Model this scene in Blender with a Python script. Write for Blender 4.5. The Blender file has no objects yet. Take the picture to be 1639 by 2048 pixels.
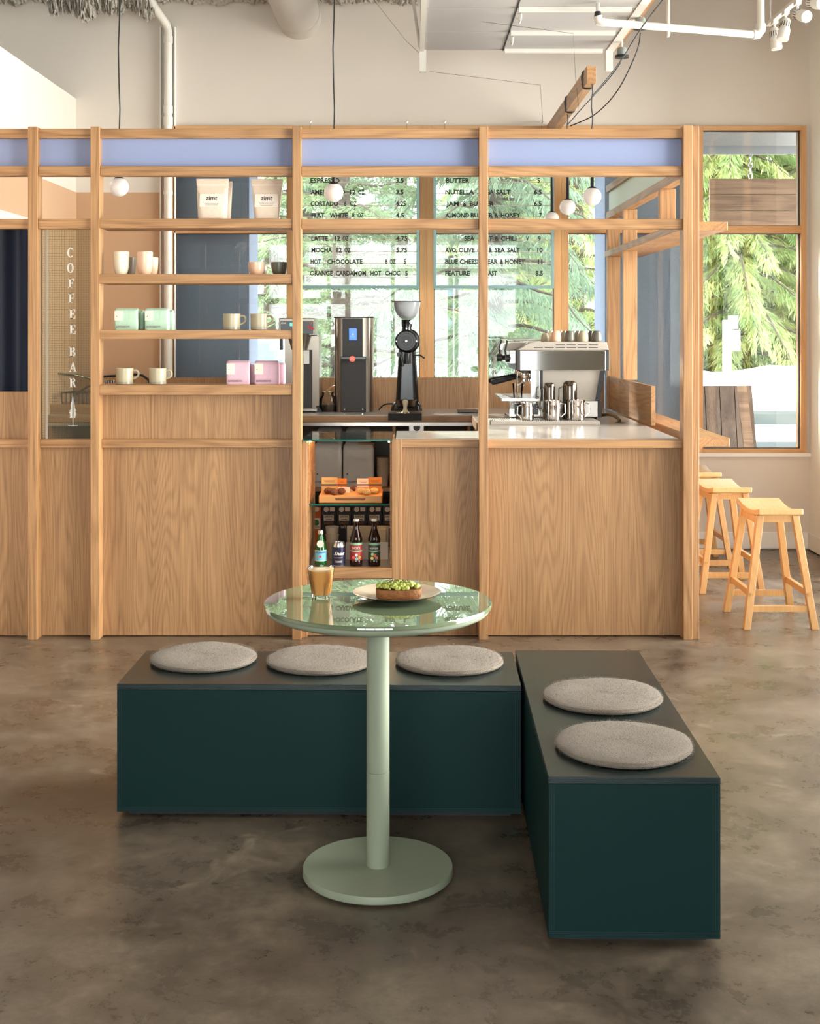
import bpy, bmesh, math, random
import numpy as np
from mathutils import Vector, Matrix

R = random.Random(7)
SC = bpy.context.scene
COL = SC.collection
PI = math.pi

# ---------------------------------------------------------------- camera
F = 2600.0            # focal length in pixels of the 1639x2048 frame
CX, CY, H = 819.5, 658.0, 1.5
cd = bpy.data.cameras.new('camera')
cam = bpy.data.objects.new('camera', cd)
COL.objects.link(cam)
cam.location = (0, 0, H)
cam.rotation_euler = (PI / 2, 0, 0)
cd.sensor_fit = 'HORIZONTAL'
cd.sensor_width = 36.0
cd.lens = 36.0 * F / 1639.0
cd.shift_y = -(1024.0 - CY) / 1639.0
cd.clip_end = 300
SC.camera = cam

# ---------------------------------------------------------------- world, sun, daylight
SC.view_settings.view_transform = 'Standard'
SC.view_settings.look = 'None'
SC.view_settings.gamma = 1.0
SC.view_settings.use_curve_mapping = False
SC.view_settings.exposure = 1.12
SC.cycles.transparent_max_bounces = 32
SC.cycles.max_bounces = 10

w = bpy.data.worlds.new('sky')
SC.world = w
w.use_nodes = True
bg = w.node_tree.nodes['Background']
bg.inputs[0].default_value = (0.86, 0.93, 1.0, 1)
bg.inputs[1].default_value = 3.25

def lamp(name, kind, loc, direction, energy, color=(1, 1, 1), size=None, size_y=None, angle=None):
    d = bpy.data.lights.new(name, kind)
    d.energy = energy
    d.color = color
    if kind == 'AREA':
        d.shape = 'RECTANGLE'
        d.size = size
        d.size_y = size_y
    if angle is not None:
        d.angle = angle
    o = bpy.data.objects.new(name, d)
    COL.objects.link(o)
    o.location = loc
    o.rotation_euler = Vector(direction).to_track_quat('-Z', 'Y').to_euler()
    return o

lamp('sun', 'SUN', (-8, 18, 12), (0.33, -0.88, -0.335), 5.0, (1.0, 0.93, 0.82), angle=0.02)
# daylight standing in the tall shop windows of the right wall, plus added fill behind the camera
lamp('daylight_right', 'AREA', (3.0, 5.55, 1.71), (-1, 0, -0.04), 415, (1.0, 0.955, 0.90), 5.0, 3.1)
lamp('fill_front', 'AREA', (-0.27, -3.1, 1.8), (0, 1, -0.1), 60, (1.0, 0.95, 0.88), 3.9, 2.3)  # added fill, lifts the faces turned towards the camera

# ---------------------------------------------------------------- helpers
def lin(r, g, b):
    f = lambda c: (c / 255.0 / 12.92) if c / 255.0 <= 0.04045 else ((c / 255.0 + 0.055) / 1.055) ** 2.4
    return (f(r), f(g), f(b), 1.0)

def px(x, Y):
    return (x - CX) * Y / F

def pz(y, Y):
    return H - (y - CY) * Y / F

class MB:
    def __init__(s):
        s.v = []
        s.f = []
    def add(s, vs, fs):
        n = len(s.v)
        s.v += [tuple(p) for p in vs]
        s.f += [tuple(i + n for i in f) for f in fs]
        return s
    def box(s, x0, x1, y0, y1, z0, z1):
        if x0 > x1: x0, x1 = x1, x0
        if y0 > y1: y0, y1 = y1, y0
        if z0 > z1: z0, z1 = z1, z0
        return s.add([(x0, y0, z0), (x1, y0, z0), (x1, y1, z0), (x0, y1, z0),
                      (x0, y0, z1), (x1, y0, z1), (x1, y1, z1), (x0, y1, z1)],
                     [(3, 2, 1, 0), (4, 5, 6, 7), (0, 1, 5, 4), (1, 2, 6, 5), (2, 3, 7, 6), (3, 0, 4, 7)])
    def beam(s, p0, p1, wx, wy):                       # sheared post, level ends
        q = []
        for p in (p0, p1):
            for a, b in ((-1, -1), (1, -1), (1, 1), (-1, 1)):
                q.append((p[0] + a * wx / 2, p[1] + b * wy / 2, p[2]))
        f = [(3, 2, 1, 0), (4, 5, 6, 7), (0, 1, 5, 4), (1, 2, 6, 5), (2, 3, 7, 6), (3, 0, 4, 7)]
        if p1[2] < p0[2]:
            f = [t[::-1] for t in f]
        return s.add(q, f)
    def prism(s, poly, axis, a0, a1):                  # polygon extruded along an axis
        n = len(poly)
        def P(u, v, a):
            return {'Y': (u, a, v), 'X': (a, u, v), 'Z': (u, v, a)}[axis]
        vs = [P(u, v, a0) for u, v in poly] + [P(u, v, a1) for u, v in poly]
        fs = [tuple(range(n)), tuple(range(2 * n - 1, n - 1, -1))]
        fs += [(i, n + i, n + (i + 1) % n, (i + 1) % n) for i in range(n)]
        return s.add(vs, fs)
    def lathe(s, prof, c=(0, 0, 0), n=28, axis='Z', cap=True):
        vs = []
        for r, z in prof:
            for k in range(n):
                a = 2 * PI * k / n
                u, v = r * math.cos(a), r * math.sin(a)
                if axis == 'Z': vs.append((c[0] + u, c[1] + v, c[2] + z))
                elif axis == 'Y': vs.append((c[0] + u, c[1] + z, c[2] + v))
                else: vs.append((c[0] + z, c[1] + u, c[2] + v))
        fs = []
        m = len(prof)
        for i in range(m - 1):
            for k in range(n):
                fs.append((i * n + k, i * n + (k + 1) % n, (i + 1) * n + (k + 1) % n, (i + 1) * n + k))
        if cap:
            fs.append(tuple(range(n))[::-1])
            fs.append(tuple((m - 1) * n + k for k in range(n)))
        return s.add(vs, fs)
    def cyl(s, p0, p1, r0, r1=None, n=16):
        return s.tube([p0, p1], [r0, r0 if r1 is None else r1], n)
    def tube(s, pts, r, n=10, closed=False):
        pts = [Vector(p) for p in pts]
        m = len(pts)
        rs = r if isinstance(r, (list, tuple)) else [r] * m
        vs = []
        ref = None
        for i, p in enumerate(pts):
            if closed:
                t = pts[(i + 1) % m] - pts[i - 1]
            else:
                t = pts[min(i + 1, m - 1)] - pts[max(i - 1, 0)]
            t = t.normalized() if t.length > 1e-9 else Vector((0, 0, 1))
            if ref is None:
                ref = Vector((0, 0, 1)) if abs(t.z) < 0.9 else Vector((1, 0, 0))
            a = (ref - t * ref.dot(t))
            if a.length < 1e-4:
                a = t.orthogonal()
            a.normalize()
            ref = a
            b = t.cross(a)
            for k in range(n):
                g = 2 * PI * k / n
                vs.append(p + (a * math.cos(g) + b * math.sin(g)) * rs[i])
        fs = []
        for i in range(m if closed else m - 1):
            j = (i + 1) % m
            for k in range(n):
                fs.append((i * n + k, i * n + (k + 1) % n, j * n + (k + 1) % n, j * n + k))
        if not closed:
            fs.append(tuple(range(n))[::-1])
            fs.append(tuple((m - 1) * n + k for k in range(n)))
        return s.add(vs, fs)
    def loft(s, secs, n=32, e=5.0):                    # (z, halfw, halfd, cx, cy) superellipse rings
        vs = []
        for z, hw, hd, cx, cy in secs:
            for k in range(n):
                a = 2 * PI * k / n
                c, d = math.cos(a), math.sin(a)
                vs.append((cx + hw * math.copysign(abs(c) ** (2 / e), c), cy + hd * math.copysign(abs(d) ** (2 / e), d), z))
        m = len(secs)
        fs = [(i * n + k, i * n + (k + 1) % n, (i + 1) * n + (k + 1) % n, (i + 1) * n + k) for i in range(m - 1) for k in range(n)]
        fs.append(tuple(range(n))[::-1])
        fs.append(tuple((m - 1) * n + k for k in range(n)))
        return s.add(vs, fs)
    def ball(s, c, r, n=16, m=10, sq=(1, 1, 1)):
        vs, fs = [], []
        for i in range(m + 1):
            t = PI * i / m
            for k in range(n):
                a = 2 * PI * k / n
                vs.append((c[0] + r * sq[0] * math.sin(t) * math.cos(a), c[1] + r * sq[1] * math.sin(t) * math.sin(a), c[2] - r * sq[2] * math.cos(t)))
        for i in range(m):
            for k in range(n):
                fs.append((i * n + k, i * n + (k + 1) % n, (i + 1) * n + (k + 1) % n, (i + 1) * n + k))
        return s.add(vs, fs)
    def build(s, name, m, parent=None, smooth=False, bevel=0.0, local=False):
        me = bpy.data.meshes.new(name)
        off = Vector((0, 0, 0)) if (local or parent is None) else wloc(parent)
        me.from_pydata([(x - off[0], y - off[1], z - off[2]) for x, y, z in s.v], [], s.f)
        me.validate()
        bm = bmesh.new()
        bm.from_mesh(me)
        bmesh.ops.recalc_face_normals(bm, faces=bm.faces)
        bm.to_mesh(me)
        bm.free()
        me.materials.append(m)
        if smooth:
            me.polygons.foreach_set('use_smooth', [True] * len(me.polygons))
            try:
                me.set_sharp_from_angle(angle=0.7)
            except Exception:
                pass
        o = bpy.data.objects.new(name, me)
        COL.objects.link(o)
        if parent is not None:
            o.parent = parent
        if bevel:
            b = o.modifiers.new('soft_edge', 'BEVEL')
            b.width = bevel
            b.segments = 2
            b.limit_method = 'ANGLE'
        return o

def wloc(o):
    v = Vector((0, 0, 0))
    while o is not None:
        v += o.location
        o = o.parent
    return v

def tag(o, label=None, cat=None, group=None, kind=None):
    if label: o['label'] = label
    if cat: o['category'] = cat
    if group: o['group'] = group
    if kind: o['kind'] = kind
    return o

def thing(name, label, cat, loc=(0, 0, 0), group=None):
    o = bpy.data.objects.new(name, None)
    COL.objects.link(o)
    o.location = loc
    o.empty_display_size = 0.05
    return tag(o, label, cat, group)

def struct(o):
    o['kind'] = 'structure'
    return o

def sempty(name, loc=(0, 0, 0)):
    o = bpy.data.objects.new(name, None)
    COL.objects.link(o)
    o.location = loc
    o['kind'] = 'structure'
    return o

def dup(root, loc, label, rotz=None):
    r = root.copy()
    COL.objects.link(r)
    r.location = loc
    if rotz is not None:
        r.rotation_euler = (0, 0, rotz)
    r['label'] = label
    for ch in list(root.children):
        c = ch.copy()
        COL.objects.link(c)
        c.parent = r
        for g in list(ch.children):
            d = g.copy()
            COL.objects.link(d)
            d.parent = c
    return r

# ---- flat lettering: mesh of a line of text in its own plane
def glyphs(body, bold=0.0, space=1.0, extrude=0.0):
    c = bpy.data.curves.new('lettering', 'FONT')
    c.body = body
    c.size = 1.0
    c.space_character = space
    c.offset = bold
    c.extrude = extrude
    c.resolution_u = 2
    o = bpy.data.objects.new('lettering', c)
    COL.objects.link(o)
    bpy.context.view_layer.update()
    me = bpy.data.meshes.new_from_object(o.evaluated_get(bpy.context.evaluated_depsgraph_get()))
    vs = [tuple(v.co) for v in me.vertices]
    fs = [tuple(p.vertices) for p in me.polygons]
    bpy.data.objects.remove(o)
    bpy.data.curves.remove(c)
    bpy.data.meshes.remove(me)
    return vs, fs

def text_xz(mb, body, x0, x1, zb, cap, y, bold=0.0, thick=0.0008, slant=0.0, bend=None):
    """line of text facing -Y, from x0 to x1, base line zb, capital height cap"""
    vs, fs = glyphs(body, bold)
    a = min(v[0] for v in vs)
    b = max(v[0] for v in vs)
    if not hasattr(text_xz, 'cap'):
        hv, _ = glyphs('H')
        text_xz.cap = max(v[1] for v in hv)
    sx = (x1 - x0) / (b - a)
    sz = cap / text_xz.cap
    out = []
    for v in vs:
        X, Z = x0 + (v[0] - a) * sx, zb + v[1] * sz
        X += slant * (Z - zb)
        Y = y if bend is None else bend(X)
        out.append((X, Y - thick, Z))
    mb.add(out, fs)

# ---------------------------------------------------------------- materials
MATS = {}
def newmat(name):
    m = bpy.data.materials.new(name)
    m.use_nodes = True
    nt = m.node_tree
    nt.nodes.clear()
    out = nt.nodes.new('ShaderNodeOutputMaterial')
    MATS[name] = m
    return m, nt, out

def N(nt, t, **kw):
    n = nt.nodes.new(t)
    for k, v in kw.items():
        if k.startswith('i_'):
            n.inputs[k[2:].replace('_', ' ')].default_value = v
        else:
            setattr(n, k, v)
    return n

def plain(name, col, rough=0.5, metal=0.0, noise=0.06, nscale=40.0, bump=0.0, coat=0.0, emit=None, estr=0.0, sub=None, sheen=0.0, ior=1.5):
    m, nt, out = newmat(name)
    b = N(nt, 'ShaderNodeBsdfPrincipled')
    b.inputs['Roughness'].default_value = rough
    b.inputs['Metallic'].default_value = metal
    b.inputs['IOR'].default_value = ior
    if coat:
        b.inputs['Coat Weight'].default_value = coat
        b.inputs['Coat Roughness'].default_value = 0.03
    if sheen:
        b.inputs['Sheen Weight'].default_value = sheen
    if emit:
        b.inputs['Emission Color'].default_value = emit
        b.inputs['Emission Strength'].default_value = estr
    tc = N(nt, 'ShaderNodeTexCoord')
    nz = N(nt, 'ShaderNodeTexNoise', i_Scale=nscale, i_Detail=4.0)
    nt.links.new(tc.outputs['Object'], nz.inputs['Vector'])
    hs = N(nt, 'ShaderNodeMix', data_type='RGBA')
    hs.inputs['A'].default_value = tuple(c * (1 - noise) for c in col[:3]) + (1,)
    hs.inputs['B'].default_value = tuple(min(1, c * (1 + noise)) for c in col[:3]) + (1,)
    nt.links.new(nz.outputs['Fac'], hs.inputs['Factor'])
    nt.links.new(hs.outputs['Result'], b.inputs['Base Color'])
    if bump:
        bp = N(nt, 'ShaderNodeBump', i_Strength=bump, i_Distance=0.01)
        nt.links.new(nz.outputs['Fac'], bp.inputs['Height'])
        nt.links.new(bp.outputs['Normal'], b.inputs['Normal'])
    nt.links.new(b.outputs['BSDF'], out.inputs['Surface'])
    return m

def oak(name, axis, dark, light, rough=0.45, ring=16.0, cathedral=1.0, contrast=1.0):
    m, nt, out = newmat(name)
    L = nt.links.new
    tc = N(nt, 'ShaderNodeTexCoord')
    oi = N(nt, 'ShaderNodeObjectInfo')
    mul = N(nt, 'ShaderNodeMath', operation='MULTIPLY')
    mul.inputs[1].default_value = 37.0
    L(oi.outputs['Random'], mul.inputs[0])
    cb = N(nt, 'ShaderNodeCombineXYZ')
    for k in range(3):
        L(mul.outputs[0], cb.inputs[k])
    ad = N(nt, 'ShaderNodeVectorMath', operation='ADD')
    L(tc.outputs['Object'], ad.inputs[0])
    L(cb.outputs[0], ad.inputs[1])
    def stretched(a, l):
        mp = N(nt, 'ShaderNodeMapping')
        mp.inputs['Scale'].default_value = tuple(l if ax == axis else a for ax in 'XYZ')
        L(ad.outputs[0], mp.inputs['Vector'])
        return mp.outputs[0]
    na = N(nt, 'ShaderNodeTexNoise', i_Scale=1.0, i_Detail=1.5, i_Roughness=0.4)
    L(stretched(6.5, 0.55 * cathedral), na.inputs['Vector'])
    m1 = N(nt, 'ShaderNodeMath', operation='MULTIPLY')
    m1.inputs[1].default_value = ring * 6.28
    L(na.outputs['Fac'], m1.inputs[0])
    sn = N(nt, 'ShaderNodeMath', operation='SINE')
    L(m1.outputs[0], sn.inputs[0])
    mr = N(nt, 'ShaderNodeMapRange')
    mr.inputs['From Min'].default_value = -1.0
    mr.inputs['From Max'].default_value = 1.0
    L(sn.outputs[0], mr.inputs['Value'])
    pw = N(nt, 'ShaderNodeMath', operation='POWER')
    pw.inputs[1].default_value = 1.8
    L(mr.outputs[0], pw.inputs[0])
    fb = N(nt, 'ShaderNodeTexNoise', i_Scale=1.0, i_Detail=3.0, i_Roughness=0.6)
    L(stretched(170.0, 3.2), fb.inputs['Vector'])
    br = N(nt, 'ShaderNodeTexNoise', i_Scale=1.0, i_Detail=2.0)
    L(stretched(9.0, 0.35), br.inputs['Vector'])
    # factor = 0.34*ring + 0.40*fibre + 0.42*broad
    a1 = N(nt, 'ShaderNodeMath', operation='MULTIPLY')
    a1.inputs[1].default_value = 0.19 * contrast
    L(pw.outputs[0], a1.inputs[0])
    a2 = N(nt, 'ShaderNodeMath', operation='MULTIPLY_ADD')
    a2.inputs[1].default_value = 0.90 * contrast
    L(fb.outputs['Fac'], a2.inputs[0])
    L(a1.outputs[0], a2.inputs[2])
    a3 = N(nt, 'ShaderNodeMath', operation='MULTIPLY_ADD')
    a3.inputs[1].default_value = 0.55
    L(br.outputs['Fac'], a3.inputs[0])
    L(a2.outputs[0], a3.inputs[2])
    rp = N(nt, 'ShaderNodeMapRange')
    rp.inputs['From Min'].default_value = 0.48
    rp.inputs['From Max'].default_value = 1.18
    L(a3.outputs[0], rp.inputs['Value'])
    mx = N(nt, 'ShaderNodeMix', data_type='RGBA')
    mx.inputs['A'].default_value = light
    mx.inputs['B'].default_value = dark
    L(rp.outputs[0], mx.inputs['Factor'])
    b = N(nt, 'ShaderNodeBsdfPrincipled', i_Roughness=rough)
    L(mx.outputs['Result'], b.inputs['Base Color'])
    bp = N(nt, 'ShaderNodeBump', i_Strength=0.12, i_Distance=0.002)
    L(fb.outputs['Fac'], bp.inputs['Height'])
    L(bp.outputs['Normal'], b.inputs['Normal'])
    L(b.outputs['BSDF'], out.inputs['Surface'])
    return m

def glassy(name, tint=(1, 1, 1, 1), ior=1.5, rough=0.0, haze=0.0, hazecol=(1, 1, 1, 1)):
    """clear pane: see-through with a Fresnel reflection and, if asked, a faint milky film"""
    m, nt, out = newmat(name)
    L = nt.links.new
    tr = N(nt, 'ShaderNodeBsdfTransparent')
    tr.inputs['Color'].default_value = tint
    gl = N(nt, 'ShaderNodeBsdfGlossy', i_Roughness=rough)
    fr = N(nt, 'ShaderNodeFresnel', i_IOR=ior)
    body = tr.outputs[0]
    if haze:
        df = N(nt, 'ShaderNodeBsdfDiffuse')
        df.inputs['Color'].default_value = hazecol
        tl = N(nt, 'ShaderNodeBsdfTranslucent')
        tl.inputs['Color'].default_value = hazecol
        mm = N(nt, 'ShaderNodeMixShader')
        mm.inputs[0].default_value = 0.5
        L(df.outputs[0], mm.inputs[1])
        L(tl.outputs[0], mm.inputs[2])
        hz = N(nt, 'ShaderNodeMixShader')
        hz.inputs[0].default_value = haze
        L(tr.outputs[0], hz.inputs[1])
        L(mm.outputs[0], hz.inputs[2])
        body = hz.outputs[0]
    mix = N(nt, 'ShaderNodeMixShader')
    L(fr.outputs[0], mix.inputs[0])
    L(body, mix.inputs[1])
    L(gl.outputs[0], mix.inputs[2])
    L(mix.outputs[0], out.inputs['Surface'])
    return m

def foliage(name, c1, c2, trans=0.5):
    m, nt, out = newmat(name)
    L = nt.links.new
    tc = N(nt, 'ShaderNodeTexCoord')
    nz = N(nt, 'ShaderNodeTexNoise', i_Scale=1.6, i_Detail=5.0, i_Roughness=0.7)
    L(tc.outputs['Object'], nz.inputs['Vector'])
    mr = N(nt, 'ShaderNodeMapRange')
    mr.inputs['From Min'].default_value = 0.35
    mr.inputs['From Max'].default_value = 0.65
    L(nz.outputs['Fac'], mr.inputs['Value'])
    mx = N(nt, 'ShaderNodeMix', data_type='RGBA')
    mx.inputs['A'].default_value = c1
    mx.inputs['B'].default_value = c2
    L(mr.outputs[0], mx.inputs['Factor'])
    df = N(nt, 'ShaderNodeBsdfDiffuse')
    tl = N(nt, 'ShaderNodeBsdfTranslucent')
    L(mx.outputs['Result'], df.inputs['Color'])
    L(mx.outputs['Result'], tl.inputs['Color'])
    ms = N(nt, 'ShaderNodeMixShader')
    ms.inputs[0].default_value = trans
    L(df.outputs[0], ms.inputs[1])
    L(tl.outputs[0], ms.inputs[2])
    L(ms.outputs[0], out.inputs['Surface'])
    return m

OD, OL = lin(128, 88, 52), lin(194, 147, 100)
M_oakZ = oak('oak_upright', 'Z', OD, OL)
M_oakP = oak('oak_panel', 'Z', lin(126, 88, 54), lin(184, 140, 96), ring=30.0, cathedral=1.0, contrast=1.0)
M_oakX = oak('oak_rail', 'X', OD, OL)
M_oakY = oak('oak_board', 'Y', OD, OL)
M_win = oak('fir_window_wood', 'Z', lin(176, 122, 72), lin(216, 164, 108), contrast=0.6)
M_winX = oak('fir_window_wood_level', 'X', lin(176, 122, 72), lin(216, 164, 108), contrast=0.6)
M_stool = oak('pale_stool_wood', 'Z', lin(164, 116, 64), lin(198, 152, 98), contrast=0.7, rough=0.35)
M_stoolY = oak('pale_stool_seat_wood', 'Y', lin(176, 130, 76), lin(206, 166, 114), contrast=0.7, rough=0.35)
M_sign = oak('weathered_cedar', 'X', lin(86, 60, 42), lin(150, 116, 88), ring=7.0, rough=0.8)
M_signZ = oak('weathered_cedar_upright', 'Z', lin(70, 52, 40), lin(124, 98, 78), ring=7.0, rough=0.8)
M_lav = plain('lavender_felt', lin(146, 156, 190), 0.9, nscale=300, noise=0.05)
M_cream = plain('cream_wall_paint', lin(222, 211, 198), 0.85, nscale=3, noise=0.03)
M_white = plain('white_wall_paint', lin(240, 237, 230), 0.8, nscale=3, noise=0.02)
M_tan = plain('tan_wall_paint', lin(198, 160, 126), 0.85, nscale=3, noise=0.03)
M_ceil = plain('grey_ceiling_spray', lin(130, 124, 116), 0.95, nscale=60, noise=0.5, bump=1.0)
M_fuzz = plain('grey_insulation_spray', lin(178, 170, 158), 0.95, nscale=90, noise=0.6, bump=1.0)
M_duct = plain('grey_painted_duct', lin(196, 188, 178), 0.6, nscale=25, noise=0.05, bump=0.1)
M_pipe = plain('white_painted_pipe', lin(232, 226, 214), 0.5, nscale=30, noise=0.05)
M_door = plain('white_door_panel', lin(176, 171, 167), 0.55, nscale=8, noise=0.03)
M_steelw = plain('white_steel_rail', lin(222, 216, 206), 0.45, nscale=30, noise=0.04)
M_black = plain('black_plastic', (0.012, 0.012, 0.013, 1), 0.35, noise=0.2)
M_rubber = plain('black_rubber', (0.02, 0.02, 0.02, 1), 0.7, noise=0.2)
M_gloss = plain('black_enamel', (0.008, 0.008, 0.009, 1), 0.18, noise=0.1)
M_char = plain('charcoal_texture', (0.045, 0.042, 0.04, 1), 0.5, nscale=400, noise=0.3)
M_steel = plain('brushed_steel', (0.62, 0.59, 0.55, 1), 0.28, 1.0, nscale=80, noise=0.05)
M_bsteel = plain('bronzed_steel', (0.36, 0.31, 0.26, 1), 0.3, 1.0, nscale=80, noise=0.05)
M_chrome = plain('polished_chrome', (0.8, 0.79, 0.77, 1), 0.05, 1.0, noise=0.01)
M_dsteel = plain('dark_polished_steel', (0.20, 0.17, 0.14, 1), 0.15, 1.0, noise=0.02)
M_grey = plain('pale_grey_metal', lin(178, 168, 156), 0.5, 0.25, nscale=60, noise=0.03)
M_top = plain('grey_worktop', lin(178, 168, 158), 0.22, nscale=90, noise=0.05)
M_mint = plain('mint_paint', lin(152, 160, 138), 0.45, nscale=400, noise=0.04)
M_minttop = plain('mint_back_painted_glass', lin(116, 128, 98), 0.0, nscale=5, noise=0.01, ior=2.0)
M_teal = plain('dark_teal_panel', lin(3, 43, 42), 0.5, nscale=250, noise=0.12, ior=1.3)
M_tealtop = plain('dark_teal_top_panel', lin(18, 33, 32), 0.26, nscale=250, noise=0.12)
M_teale = plain('dark_teal_ply_edge', lin(14, 48, 50), 0.5, nscale=150, noise=0.25)
M_wool = plain('grey_felted_wool', lin(152, 135, 118), 1.0, nscale=420, noise=0.35, bump=0.9, sheen=0.3)
M_navy = plain('navy_velvet', (0.004, 0.009, 0.028, 1), 0.9, noise=0.2, sheen=0.15)
M_blue = plain('slate_blue_stucco', lin(172, 186, 210), 0.85, nscale=160, noise=0.25, bump=0.2)
M_pane = glassy('window_glass', (0.97, 0.99, 0.98, 1), 1.5)
M_acr = glassy('clear_acrylic', (0.96, 0.97, 0.96, 1), 1.25, haze=0.03)
M_wired = glassy('wired_glass', (0.86, 0.86, 0.78, 1), 1.5, haze=0.08, hazecol=(0.75, 0.72, 0.6, 1))
M_shelfg = glassy('shelf_glass', (0.88, 0.95, 0.92, 1), 1.5)
M_gedge = plain('green_glass_edge', (0.01, 0.10, 0.07, 1), 0.1, noise=0.1)
M_cup = glassy('tumbler_glass', (0.98, 0.98, 0.97, 1), 1.45)
M_wire = plain('thin_dark_wire', lin(96, 92, 80), 0.5, 0.6)
M_tealtrim = plain('muted_teal_trim', lin(128, 160, 160), 0.6)
M_rail = plain('letter_rail', lin(190, 178, 164), 0.5)
M_ink = plain('black_ink', (0.010, 0.010, 0.010, 1), 0.6, noise=0.0)
M_print = plain('brown_print_ink', (0.10, 0.06, 0.05, 1), 0.7, noise=0.0)
M_whitep = plain('white_vinyl', lin(238, 236, 228), 0.6, noise=0.0)
M_globe = plain('opal_glass', lin(226, 216, 206), 0.25, noise=0.0, emit=(1.0, 0.92, 0.84, 1), estr=0.10)
M_crm = plain('cream_glaze', lin(226, 214, 188), 0.2, nscale=60, noise=0.05)
M_pnk = plain('blush_glaze', lin(224, 180, 152), 0.22, nscale=60, noise=0.05)
M_dgr = plain('dark_sage_glaze', lin(96, 92, 80), 0.3, nscale=60, noise=0.08)
M_olv = plain('putty_glaze', lin(178, 166, 138), 0.3, nscale=120, noise=0.06)
M_gry = plain('warm_grey_glaze', lin(150, 140, 122), 0.3, nscale=60, noise=0.06)
M_bagm = plain('mint_paper', lin(184, 214, 188), 0.6, nscale=30, noise=0.05, bump=0.35)
M_bagp = plain('pink_paper', lin(222, 182, 196), 0.6, nscale=30, noise=0.05, bump=0.35)
M_bagk = plain('kraft_paper', lin(226, 204, 182), 0.7, nscale=40, noise=0.05, bump=0.25)
M_bagw = plain('white_paper', lin(214, 210, 202), 0.6, nscale=18, noise=0.05, bump=0.4)
M_lab = plain('paper_label', lin(238, 222, 206), 0.8, noise=0.01)
M_leafA = foliage('fir_needles', lin(116, 134, 98), lin(188, 202, 160))  # pale second tones of all three put overexposure into the leaf colour
M_leafB = foliage('cedar_sprays', lin(138, 164, 108), lin(232, 230, 168))
M_leafC = foliage('blue_green_needles', lin(120, 140, 116), lin(188, 204, 176))
M_bark = plain('grey_bark', lin(112, 98, 88), 0.95, nscale=14, noise=0.5, bump=0.8)
M_snow = plain('snow', lin(244, 246, 250), 0.8, nscale=2, noise=0.03, bump=0.3)
M_road = plain('wet_asphalt', lin(66, 70, 66), 0.6, nscale=8, noise=0.2)
M_soffit = plain('grey_soffit', lin(150, 146, 142), 0.8, nscale=60, noise=0.12)

def concrete():
    m, nt, out = newmat('stained_concrete')
    L = nt.links.new
    tc = N(nt, 'ShaderNodeTexCoord')
    def nz(scale, detail, rough=0.6, dist=0.0):
        n = N(nt, 'ShaderNodeTexNoise', i_Scale=scale, i_Detail=detail, i_Roughness=rough, i_Distortion=dist)
        L(tc.outputs['Object'], n.inputs['Vector'])
        return n.outputs['Fac']
    def ramp(src, a, b):
        r = N(nt, 'ShaderNodeMapRange')
        r.inputs['From Min'].default_value = a
        r.inputs['From Max'].default_value = b
        L(src, r.inputs['Value'])
        return r.outputs[0]
    def mix(f, a, b):
        x = N(nt, 'ShaderNodeMix', data_type='RGBA')
        L(f, x.inputs['Factor'])
        for k, s in (('A', a), ('B', b)):
            if isinstance(s, tuple): x.inputs[k].default_value = s
            else: L(s, x.inputs[k])
        return x.outputs['Result']
    big = ramp(nz(1.1, 12, 0.72, 0.3), 0.40, 0.62)
    mid = ramp(nz(3.6, 12, 0.74, 0.2), 0.40, 0.63)
    fine = ramp(nz(38.0, 6, 0.7), 0.3, 0.72)
    spot = ramp(nz(2.6, 8, 0.66, 1.2), 0.62, 0.78)
    c = mix(big, lin(68, 56, 45), lin(144, 126, 107))
    c2 = mix(mid, lin(70, 58, 47), lin(146, 128, 108))
    c = mix(N_const(nt, 0.5), c, c2)
    f2 = N(nt, 'ShaderNodeMix', data_type='RGBA', blend_type='MULTIPLY')
    f2.inputs['Factor'].default_value = 0.35
    L(c, f2.inputs['A'])
    L(fine, f2.inputs['B'])
    c = mix(spot, f2.outputs['Result'], lin(172, 154, 132))
    for sc_, rot, lo in (((14.0, 1.1, 1.0), 0.5, 0.66), ((1.3, 17.0, 1.0), 0.25, 0.67), ((22.0, 2.0, 1.0), -0.9, 0.68)):
        mp = N(nt, 'ShaderNodeMapping')
        mp.inputs['Scale'].default_value = sc_
        mp.inputs['Rotation'].default_value = (0, 0, rot)
        L(tc.outputs['Object'], mp.inputs['Vector'])
        n_ = N(nt, 'ShaderNodeTexNoise', i_Scale=1.0, i_Detail=6.0, i_Roughness=0.7)
        L(mp.outputs[0], n_.inputs['Vector'])
        mk = N(nt, 'ShaderNodeMath', operation='MULTIPLY')
        L(ramp(n_.outputs['Fac'], lo, lo + 0.08), mk.inputs[0])
        mk.inputs[1].default_value = 0.45
        c = mix(mk.outputs[0], c, lin(176, 158, 138))
    b = N(nt, 'ShaderNodeBsdfPrincipled')
    b.inputs['Coat Weight'].default_value = 0.25
    b.inputs['Coat Roughness'].default_value = 0.32
    L(c, b.inputs['Base Color'])
    rr = N(nt, 'ShaderNodeMapRange')
    rr.inputs['To Min'].default_value = 0.24
    rr.inputs['To Max'].default_value = 0.46
    L(mid, rr.inputs['Value'])
    L(rr.outputs[0], b.inputs['Roughness'])
    bp = N(nt, 'ShaderNodeBump', i_Strength=0.06, i_Distance=0.01)
    L(mid, bp.inputs['Height'])
    L(bp.outputs['Normal'], b.inputs['Normal'])
    L(b.outputs['BSDF'], out.inputs['Surface'])
    return m

def N_const(nt, v):
    n = nt.nodes.new('ShaderNodeValue')
    n.outputs[0].default_value = v
    return n.outputs[0]

M_floor = concrete()

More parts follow.
